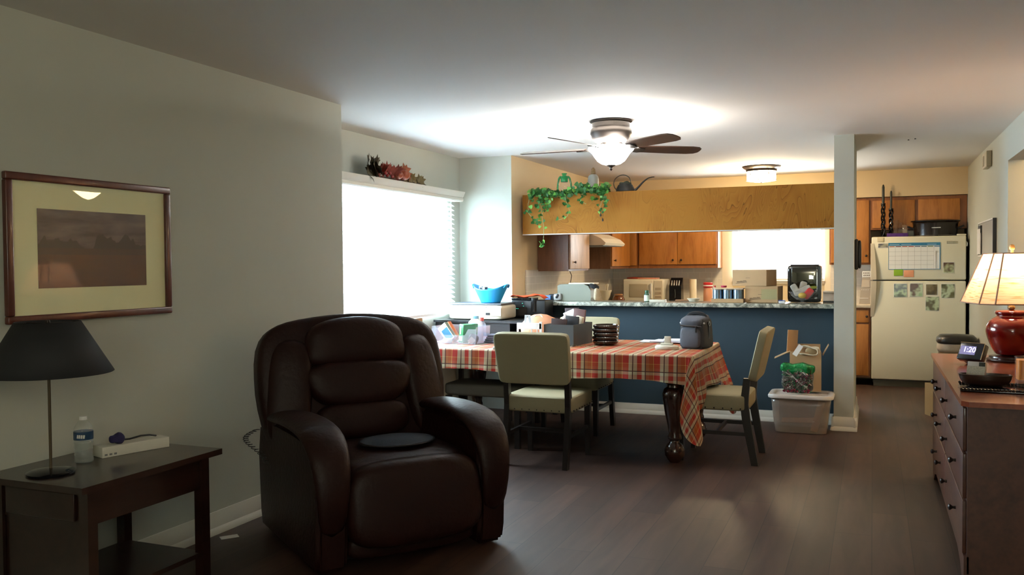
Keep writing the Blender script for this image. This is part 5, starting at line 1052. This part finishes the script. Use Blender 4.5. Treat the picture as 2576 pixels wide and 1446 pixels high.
# ================================================================== RIGHT SIDE: DRESSER AND LAMP
M_dr = wood('cherry_dresser', (.045, .012, .005), (.09, .027, .012), .5, 4, (1, .15, 1), coat=.3)
M_drtop = wood('cherry_top', (.17, .032, .010), (.28, .064, .024), .25, 4, (1, .15, 1), coat=.4)
ds = thing('dresser', 'long reddish brown dresser with round knobs at the right edge', 'dresser', (.36, 4.17, 0))
DL, DW, DZ = 2.13, .60, .80
B().prism([(-.008, .02), (.02, -.01), (DW, -.01), (DW, DL), (-.008, DL)], (0, 0, DZ - .022), (1, 0, 0), (0, 1, 0), (0, 0, .022)).build('dresser_top', M_drtop, ds, smooth=False)
B().prism([(.03, .05), (DL - .03, .05), (DL - .03, DZ - .023), (.03, DZ - .023)], (.018, 0, 0), (0, 1, 0), (0, 0, 1), (DW - .03, 0, 0)).build('carcass', M_dr, ds, smooth=False)
ncol = 2; kn = [(.645, (.655, .72)), (.47, 0), (.265, 0)]
zr = [(.575, .765), (.37, .565), (.13, .36)]
cw = (DL - .10) / ncol
for c_ in range(ncol):
    for r_, (z0, z1) in enumerate(zr):
        y0 = .05 + c_ * cw + .01; y1 = .05 + (c_ + 1) * cw - .01
        d_ = B().bx(.002, .02, y0, y1, z0, z1, bev=.004).build('drawer', M_dr, ds)
        for f_ in (.33, .86) if c_ == 0 else (.30, .62):
            yy = y0 + (y1 - y0) * (f_ if c_ == 0 else f_)
            B().lathe([(.001, 0), (.008, 0), (.006, .012), (.014, .022), (.015, .028), (.008, .034), (.001, .035)], (.002, yy, (z0 + z1) / 2), 16, rot=(0, -90, 0)).build('knob', M_darkmetal, d_)
B().prism([(.03, .0), (.12, .0), (.20, .055), (.35, .085), (DL - .35, .085), (DL - .20, .055), (DL - .12, 0), (DL - .03, 0), (DL - .03, .125), (.03, .125)], (.006, 0, 0), (0, 1, 0), (0, 0, 1), (.02, 0, 0)).build('apron', M_dr, ds, smooth=False)
for x in (.05, DW - .05):
    for y in (.06, DL - .06): B().box((x, y, .025), (.05, .05, .05)).build('foot', M_dr, ds, smooth=False)
# red lamp
rl = thing('table_lamp', 'lit table lamp with glossy red ginger jar base and linen shade on the dresser', 'lamp', (.765, 5.95, DZ + .001), 12)
M_red = mat('oxblood_porcelain', (.13, .0015, .0015), .12, coat=.6)
B().lathe([(.001, 0), (.125, 0), (.135, .006), (.132, .014), (.12, .02), (.118, .028), (.10, .032), (.001, .032)], seg=48).build('wooden_base', mat('dark_base', (.02, .007, .005), .25, coat=.4), rl)
B().lathe([(.001, .033), (.075, .033), (.088, .045), (.118, .10), (.136, .16), (.138, .19), (.128, .225), (.105, .25), (.082, .262), (.078, .272), (.082, .278), (.088, .281), (.088, .296), (.07, .303), (.001, .306)], seg=56).build('jar_body', M_red, rl, sub=2, ang=180)
B().ball((0, 0, .318), .020, 14, (1, 1, .8)).cyl((0, 0, .33), (0, 0, .66), .005, seg=8).build('stem', mat('shade_brass', (.35, .26, .12), .3, .9), rl)
# shade: square with cut corners
M_shade = translucent('linen_shade', (.95, .84, .70), .72, .9)
_n = M_shade.node_tree; _t = _n.nodes.new('ShaderNodeTexCoord'); _mp = _n.nodes.new('ShaderNodeMapping'); _mp.inputs['Scale'].default_value = (6, 6, 90); _z = _n.nodes.new('ShaderNodeTexNoise'); _z.inputs['Scale'].default_value = 1.6; _z.inputs['Detail'].default_value = 3
_r = _n.nodes.new('ShaderNodeValToRGB'); _r.color_ramp.elements[0].position = .30; _r.color_ramp.elements[0].color = (.60, .28, .12, 1); _r.color_ramp.elements[1].position = .50; _r.color_ramp.elements[1].color = (.80, .58, .41, 1)
_n.links.new(_t.outputs['Object'], _mp.inputs[0]); _n.links.new(_mp.outputs[0], _z.inputs['Vector']); _n.links.new(_z.outputs['Fac'], _r.inputs[0])
for _q in _n.nodes:
    if _q.type == 'BSDF_PRINCIPLED': _n.links.new(_r.outputs[0], _q.inputs['Base Color'])
    if _q.type == 'BSDF_TRANSLUCENT': _n.links.new(_r.outputs[0], _q.inputs['Color'])
def oct_(s_, c_): return [(s_, -s_ + c_), (s_, s_ - c_), (s_ - c_, s_), (-s_ + c_, s_), (-s_, s_ - c_), (-s_, -s_ + c_), (-s_ + c_, -s_), (s_ - c_, -s_)]
lo, hi = oct_(.232, .065), oct_(.128, .038); z0, z1 = .345, .640
B().add([(x, y, z0) for x, y in lo] + [(x, y, z1) for x, y in hi], [(k, (k + 1) % 8, 8 + (k + 1) % 8, 8 + k) for k in range(8)]).build('lamp_shade', M_shade, rl, smooth=False)
tr = B(); 
for k in range(8): tr.tube([(lo[k][0] * 1.004, lo[k][1] * 1.004, z0), (hi[k][0] * 1.006, hi[k][1] * 1.006, z1)], .0045, 5)
tr.tube([(x * 1.004, y * 1.004, z0) for x, y in lo + lo[:1]], .004, 5).tube([(x * 1.006, y * 1.006, z1) for x, y in hi + hi[:1]], .004, 5).build('shade_trim', mat('taupe_trim', (.38, .26, .19), .8), rl)
B().lathe([(.001, .66), (.013, .662), (.016, .675), (.012, .69), (.001, .695)], seg=20).cyl((0, 0, .645), (0, 0, .665), .008, seg=10).build('finial', mat('pale_finial', (.75, .45, .15), .25, coat=.5), rl)
B().ball((0, 0, .50), .03, 14, (1, 1, 1.25)).build('light_bulb', mat('lit_bulb', (.9, .8, .6), .4, emit=(1, .66, .36), estr=8), rl)
point('table_lamp_bulb', (.765, 5.95, DZ + .575), 10, (1, .70, .45), .035)
# clock
ckk = thing('alarm_clock', 'small black tilted digital clock reading 1:20 on the dresser', 'clock', (.50, 5.62, DZ + .001), rot=(-26, 0, -38))
ckk.location = (.520, 5.66, DZ + .022)
B().box((0, 0, .052), (.150, .045, .105), bev=.008).build('clock_body', M_blackgloss, ckk)
B().tube([(-.073, -.021, .103), (.073, -.021, .103), (.073, -.021, .004)], .0026, 6).build('chrome_edge', mat('chrome_warm', (.75, .65, .45), .2, 1), ckk)
B().bx(-.062, .030, -.0245, -.0225, .030, .082).build('screen', mat('lit_lcd', (.05, .05, .08), .3, emit=(.11, .10, .20), estr=1.0), ckk, smooth=False)
text('digits', '1:20', .045, mat('lcd_digits', (.5, .5, .6), .4, emit=(.75, .70, 1.0), estr=1.2), ckk, (-.045, -.0250, .045), (90, 0, 0))
B().bx(-.05, .05, .02, .055, -.0, .012, bev=.003).build('clock_foot', M_black, ckk)
# woven tray, oval bowl, cards, amber glass
wm = thing('woven_tray', 'glossy black woven tray near the front corner of the dresser', 'tray', (.63, 4.60, DZ + .001), -3)
B().box((0, 0, .004), (.50, .26, .008), bev=.003).build('tray_base', M_blackgloss, wm)
for sy in (-1, 1):
    q = B()
    for k in range(34): q.ball((-.245 + k * .0148, sy * .128, .012), .0082, 8, (1, .8, .8))
    q.build('beaded_rim', mat('lacquer_black', (.012, .009, .006), .08, coat=1), wm, kind='stuff')
ob = thing('oval_bowl', 'small dark brown oval wooden bowl on the woven tray', 'bowl', (.493, 4.66, DZ + .0105), -3)
B().lathe([(.001, 0), (.070, 0), (.098, .012), (.110, .034), (.113, .052), (.108, .054), (.102, .038), (.085, .018), (.001, .010)], seg=48, sy=.50).build('bowl_body', mat('dark_wood_bowl', (.035, .015, .008), .3, coat=.3), ob)
cd = thing('card_box', 'small white and tan card packet standing in the oval bowl', 'cards', (.458, 4.70, DZ + .036), rot=(-14, 0, -22))
B().box((0, 0, .045), (.078, .028, .07), bev=.002).build('packet', mat('pale_packet', (.60, .55, .50), .5), cd)
B().bx(.012, .039, -.0155, -.0142, .045, .078).build('check_panel', mat('black_check', (.03, .03, .02), .5, var=(120, .9)), cd, smooth=False)
B().box((.002, -.022, .030), (.080, .002, .055), (-4, 0, 0)).build('speckled_card', mat('speckled_paper', (.50, .46, .36), .8, var=(170, .5)), cd, smooth=False)
cg = thing('candle_glass', 'amber candle in a square clear glass at the right edge of the dresser', 'candle', (.675, 4.72, DZ + .0105))
B().lathe([(.001, 0), (.047, 0), (.05, .004), (.050, .135), (.047, .135), (.047, .012), (.001, .012)], seg=28, power=6).build('glass', M_glass, cg)
B().lathe([(.001, .030), (.0455, .030), (.0455, .122), (.001, .122)], seg=28, power=6).build('wax', mat('amber_wax', (.85, .27, .008), .3), cg)
# open white carton on the floor
wo = thing('open_carton', 'open white and brown carton sitting behind the far end of the dresser', 'box', (.64, 8.75, 0), 22)
M_tanbox = mat('tan_box', (.55, .46, .30), .7)
for (x0, x1, y0, y1) in ((-.16, .16, -.13, -.126), (-.16, .16, .126, .13), (-.16, -.156, -.126, .126), (.156, .16, -.126, .126)): B().bx(x0, x1, y0, y1, 0, .29).build('side_panel', M_tanbox, wo, smooth=False)
B().bx(-.156, .156, -.126, .126, 0, .004).build('bottom_panel', M_card, wo, smooth=False)
# pedal bin
tc_ = thing('trash_can', 'steel pedal bin with black lid and white liner beside the refrigerator', 'trash can', (.775, 9.75, 0))
B().lathe([(.001, 0), (.15, 0), (.155, .02), (.165, .56), (.001, .56)], seg=40, power=3).build('bin_body', mat('brushed_can', (.30, .27, .18), .35, .8), tc_)
B().lathe([(.168, .50), (.176, .53), (.172, .575), (.166, .58)], seg=40, power=3, cap=False).build('bin_liner', mat('liner_film', (.55, .48, .38), .4, var=(20, .3)), tc_, solid=.003)
B().lathe([(.001, .585), (.178, .585), (.185, .60), (.178, .635), (.15, .66), (.001, .672)], seg=72, power=3).build('lid', mat('lid_black', (.02, .02, .018), .35), tc_)
# wall items
ww = thing('message_board', 'white message board with dark frame on the right wall beside the refrigerator', 'board', (XR, 9.02, 1.60), -90)
# local x -> -Y world, local y -> +X world
B().bx(-.55, .55, -.02, -.001, -.15, .15).build('board_panel', mat('board_white', (.55, .54, .50), .25), ww, smooth=False)
for (x0, x1, z0, z1) in ((-.56, .56, .15, .162), (-.56, .56, -.162, -.15), (.548, .57, -.162, .162), (-.57, -.548, -.162, .162)): B().bx(x0, x1, -.028, -.001, z0, z1).build('frame_rail', M_black if x0 > .5 else M_white, ww, smooth=False)
B().bx(-.50, -.30, -.034, -.0205, .06, .13).build('dark_label', M_black, ww, smooth=False)
B().bx(-.56, -.30, -.036, -.0285, -.14, .10).build('pen_strip', M_white, ww, smooth=False)
th = thing('door_chime', 'small beige box high on the right wall near the ceiling', 'chime box', (XR, 8.93, 2.30), -90)
B().bx(-.15, .15, -.045, -.001, -.07, .07, bev=.006).build('chime_cover', mat('putty_plastic', (.50, .45, .33), .5), th)
B().bx(-.12, -.02, -.049, -.0455, -.05, .04).build('grille', mat('putty_dark', (.36, .32, .22), .6), th, smooth=False)
for k, (x, y) in enumerate(((.28, 8.25), (.33, 8.2))):
    tag(B().lathe([(.001, 0), (.008, 0), (.006, .006), (.001, .008)], seg=10).build('ceiling_hook', M_black, loc=(x, y, H - .0085)), 'tiny dark hook in the ceiling, ' + ['left', 'right'][k] + ' of the pair', 'hook', 'ceiling hooks')
# unseen torchiere, assumed and added behind the camera to brighten ceiling and upper walls
fl_ = thing('added_floor_lamp', 'unseen bronze torchiere added behind the camera to light the ceiling and upper walls', 'floor lamp', (.62, -.75, 0))
B().lathe([(.001, 0), (.14, 0), (.145, .01), (.13, .025), (.02, .035), (.001, .035)], seg=32).build('base', M_darkmetal, fl_)
B().cyl((0, 0, .03), (0, 0, 1.72), .012, seg=14).build('pole', M_darkmetal, fl_)
B().lathe([(.02, 1.70), (.08, 1.72), (.15, 1.77), (.18, 1.83), (.176, 1.83), (.145, 1.775), (.075, 1.728), (.001, 1.722)], seg=36, cap=False).build('uplight_bowl', M_darkmetal, fl_)
point('added_torchiere_fill', (.62, -.75, 1.79), 105, (1, .86, .66), .05)  # added fill light of the assumed torchiere
# hallway light beyond the opening (seen only mirrored in the picture glass)
hl = thing('hallway_light', 'warm lit glass ceiling light in the hallway beyond the right opening', 'ceiling light', (1.90, 7.40, H))
B().lathe([(.001, 0), (.07, 0), (.065, -.02), (.012, -.03), (.010, -.12), (.001, -.12)], seg=24).build('canopy', M_darkmetal, hl)
B().lathe([(.19, -.14), (.17, -.16), (.06, -.25), (.001, -.27)], seg=32, cap=False).build('glass_bowl', mat('warm_lit_glass', (.9, .8, .6), .4, emit=(1, .70, .38), estr=35), hl)
point('hallway_bulb', (1.90, 7.40, H - .15), 12, (1, .72, .42), .05)
# ================================================================== STORAGE BIN WITH BAG AND CARTON
sbn = thing('storage_bin', 'translucent plastic storage tote with white lid in front of the blue half wall', 'storage bin', (-.545, 7.62, 0))
M_tote = glass('milky_tote', (.80, .72, .64), .2, .74)
def tote(u, v):
    a = 2 * PI * u; ca, sa = math.cos(a), math.sin(a); q = (abs(ca) ** 7 + abs(sa) ** 7) ** (-1 / 7); z = .004 + .285 * v; s_ = 1 - .14 * (1 - v); return (ca * q * .235 * s_, sa * q * .17 * s_, z)
q = B().grid(tote, 56, 4); q.lathe([(.001, .004), (.201, .004)], seg=40, sy=.72, power=7, cap=False); q.build('tote_body', M_tote, sbn, solid=.003, weld=True)
B().lathe([(.001, .300), (.205, .300), (.212, .312), (.225, .318), (.25, .315), (.258, .300), (.255, .286), (.245, .286), (.245, .30)], seg=56, sy=.74, power=7, cap=False).build('lid', mat('off_white_lid', (.66, .62, .58), .4), sbn)
def tot(name, label, cat, x, y, z, d, m, rot): 
    o = B().box((0, 0, 0), d).build(name, m, loc=(-.545 + x, 7.62 + y, z), smooth=False); o.rotation_euler = [R(a) for a in rot]; return tag(o, label, cat)
tot('wood_strip', 'pale wooden strip standing inside the right end of the storage tote', 'wood strip', .135, -.115, .14, (.055, .012, .25), mat('pale_wood', (.58, .36, .18), .6), (0, 14, 0))
tot('brown_card', 'tan card sheet lying inside the storage tote', 'card', -.02, -.09, .10, (.26, .10, .004), mat('tan_card', (.48, .26, .10), .7), (12, -3, 0))
tot('grey_package', 'grey padded package inside the storage tote', 'package', -.02, .04, .17, (.32, .12, .20), mat('grey_wrap', (.20, .15, .13), .7, bump=(20, .6)), (0, 0, 4))
cbx = thing('open_carton', 'tall open cardboard carton with raised flaps standing on the storage tote', 'box', (-.545, 7.80, 0), 4)
cbx.location = (-.52, 7.72, .3195)
B().bx(-.125, .125, -.045, -.041, 0, .33).bx(-.125, .125, .095, .099, 0, .33).bx(-.125, -.121, -.041, .095, 0, .33).bx(.121, .125, -.041, .095, 0, .33).bx(-.121, .121, -.041, .095, 0, .004).build('carton_walls', M_card, cbx, smooth=False)
B().box((-.105, .05, .405), (.11, .004, .20), (0, 4, 42)).build('left_rear_flap', mat('flap_card', (.50, .30, .15), .8), cbx, smooth=False)
B().box((.0, .099, .33), (.24, .004, .11), (4, 0, 0)).build('rear_flap', M_card, cbx, smooth=False)
B().box((-.185, .02, .300), (.14, .13, .004), (0, -26, 0)).build('left_flap', M_card, cbx, smooth=False)
B().box((.16, .03, .345), (.10, .13, .004), (0, -62, 0)).build('right_flap', M_card, cbx, smooth=False)
cr_ = thing('cable_coil', 'coiled cream cable spilling from the open carton on the tote', 'cable', (-.50, 7.68, .66))
pts = [(.085 * math.cos(a) + .012 * math.sin(a * 2.3), .03 * math.sin(a * .9), .035 * math.sin(a) + .008 * math.sin(a * 3.1)) for a in [k * .28 for k in range(60)]]
B().tube(pts, .0055, 7).build('cable', mat('cream_cable', (.52, .44, .30), .5), cr_)
B().puff((.03, .02, -.01), (.10, .05, .07), 2.5).build('cable_core', mat('tan_core', (.30, .22, .11), .8), cr_)
tag(B().box((0, 0, 0), (.04, .002, .10)).build('paper_tag', M_paper, loc=(-.575, 7.63, .665), smooth=False), 'white paper tag standing among the cables in the carton', 'tag')
bpy.data.objects['paper_tag'].rotation_euler = (R(-8), R(32), 0)
pb = thing('gift_bag', 'shiny clear green bag of tinsel in front of the carton on the tote', 'bag', (-.57, 7.555, .3195), 0)
M_gf = mat('green_foil', (.01, .20, .05), .22, .3, var=(30, .7), bump=(40, 1)); M_tin_ = mat('tinsel_mix', (.07, .05, .045), .3, .5, var=(28, 1.0), bump=(60, 1))
B().puff((0, 0, .115), (.245, .085, .23), (5, 2.6, 5), fn=lambda p: (p.x + .006 * math.sin(p.z * 60), p.y + .008 * math.sin(p.x * 50 + p.z * 30), p.z)).build('bag_contents', M_tin_, pb)
for cc_, nm_ in (((.01, .16, .05), 'green_tinsel'), ((.20, .02, .05), 'red_tinsel'), ((.45, .42, .38), 'silver_tinsel')):
    q = B(); rr = random.Random(len(nm_))
    for k in range(46):
        x, z = rr.uniform(-.105, .105), rr.uniform(.02, .20); a = rr.uniform(0, 3.1); q.tube([(x - .025 * math.cos(a), -.044 - rr.random() * .006, z - .02 * math.sin(a)), (x, -.052, z + rr.uniform(-.006, .006)), (x + .025 * math.cos(a), -.044, z + .02 * math.sin(a))], .0022, 5, sm=3)
    q.build(nm_, mat(nm_, cc_, .2, .7), pb, kind='stuff')
B().puff((0, -.004, .205), (.275, .10, .085), (5, 2.6, 4), fn=lambda p: (p.x, p.y + .008 * math.sin(p.x * 70), p.z + .008 * math.sin(p.x * 45))).build('bag_top', M_gf, pb)
B().puff((0, -.005, .11), (.255, .105, .225), (6, 2.8, 6), fn=lambda p: (p.x, p.y + .007 * math.sin(p.x * 43 + p.z * 50), p.z)).build('clear_film', glass('wrap_film', (.95, 1, .96), .10, .97), pb)
q = B(); rq = random.Random(4)
for k in range(26): 
    x = rq.uniform(-.11, .11); z = rq.uniform(.015, .035); q.ball((x, -.055 + rq.uniform(-.01, .01), z), rq.uniform(.006, .011), 8)
q.build('small_ornaments', mat('plum_gold', (.20, .03, .06), .15, .6, var=(60, .9)), pb, kind='stuff')
# ================================================================== AUTUMN SWAG ON THE VALANCE
sw = thing('autumn_swag', 'autumn swag of brown and red leaves with two orange pumpkins on the valance', 'floral swag', (-3.66, 6.34, 2.094))
ml = {'dark': mat('leaf_brown', (.055, .040, .015), .6, var=(30, .4)), 'red': mat('leaf_red', (.22, .035, .02), .6, var=(30, .5)), 'olive': mat('leaf_olive', (.14, .10, .03), .6, var=(30, .5)), 'rust': mat('leaf_rust', (.34, .09, .03), .6, var=(30, .4))}
rs = random.Random(5)
def spray(colour, n_, y0, y1, z0, z1, s0, s1, out):
    for k in range(n_):
        y = rs.uniform(y0, y1); p = Vector((rs.uniform(-.015, .035), y, rs.uniform(z0, z1) + .012)); d = Vector((rs.uniform(.0, .6), out + rs.uniform(-.7, .7), rs.uniform(-.1, .9)))
        bb = B(); leaf(bb, p, d, Vector((1, 0, .3)), rs.uniform(s0, s1) * (1.0 if colour == 'dark' else 1.1), 'maple'); o_ = bb.build('leaf', ml[colour], sw, smooth=False)
spray('dark', 12, -.42, -.24, .01, .09, .085, .12, -.8); spray('red', 18, -.24, .05, .01, .06, .06, .085, 0); spray('rust', 6, .04, .16, .02, .08, .05, .08, .4); spray('olive', 12, .10, .42, .0, .04, .05, .08, .9); spray('rust', 3, .08, .24, -.01, .0, .05, .07, .2)
for k, (y, r_) in enumerate(((-.01, .040), (.085, .050))):
    q = B(); n = 36; prof = [(max(.0005, math.sin(PI * i / 12)), -math.cos(PI * i / 12)) for i in range(13)]; vs = []
    for pr_, pz in prof:
        for j in range(n): a = 2 * PI * j / n; rr = r_ * pr_ * (1 + .06 * math.cos(a * 8)); vs.append((.052 + rr * math.cos(a), y + rr * math.sin(a), r_ * .85 + .012 + r_ * .85 * pz))
    q.add(vs, [(i * n + j, i * n + (j + 1) % n, (i + 1) * n + (j + 1) % n, (i + 1) * n + j) for i in range(12) for j in range(n)]); q.build('pumpkin', mat('pumpkin_skin', (.27, .05, .012), .4), sw)
for k, (y, z) in enumerate(((-.16, .03), (-.12, .05), (-.08, .028), (.14, .045), (-.19, .045))): B().ball((.035, y, z), .015, 10).build('berry', mat('berry_red', (.25, .02, .015), .3), sw)
B().tube([(.0, -.38, .02), (.01, -.1, .015), (.02, .2, .012), (.03, .46, .010), (.035, .50, .004)], .004, 6).build('twig', mat('twig_brown', (.06, .035, .02), .8), sw)
B().tube([(.02, .13, .03), (.025, .16, .12), (.025, .13, .15), (.025, .10, .12)], .0025, 5).build('curl_twig', mat('tan_curl', (.38, .28, .16), .7), sw)
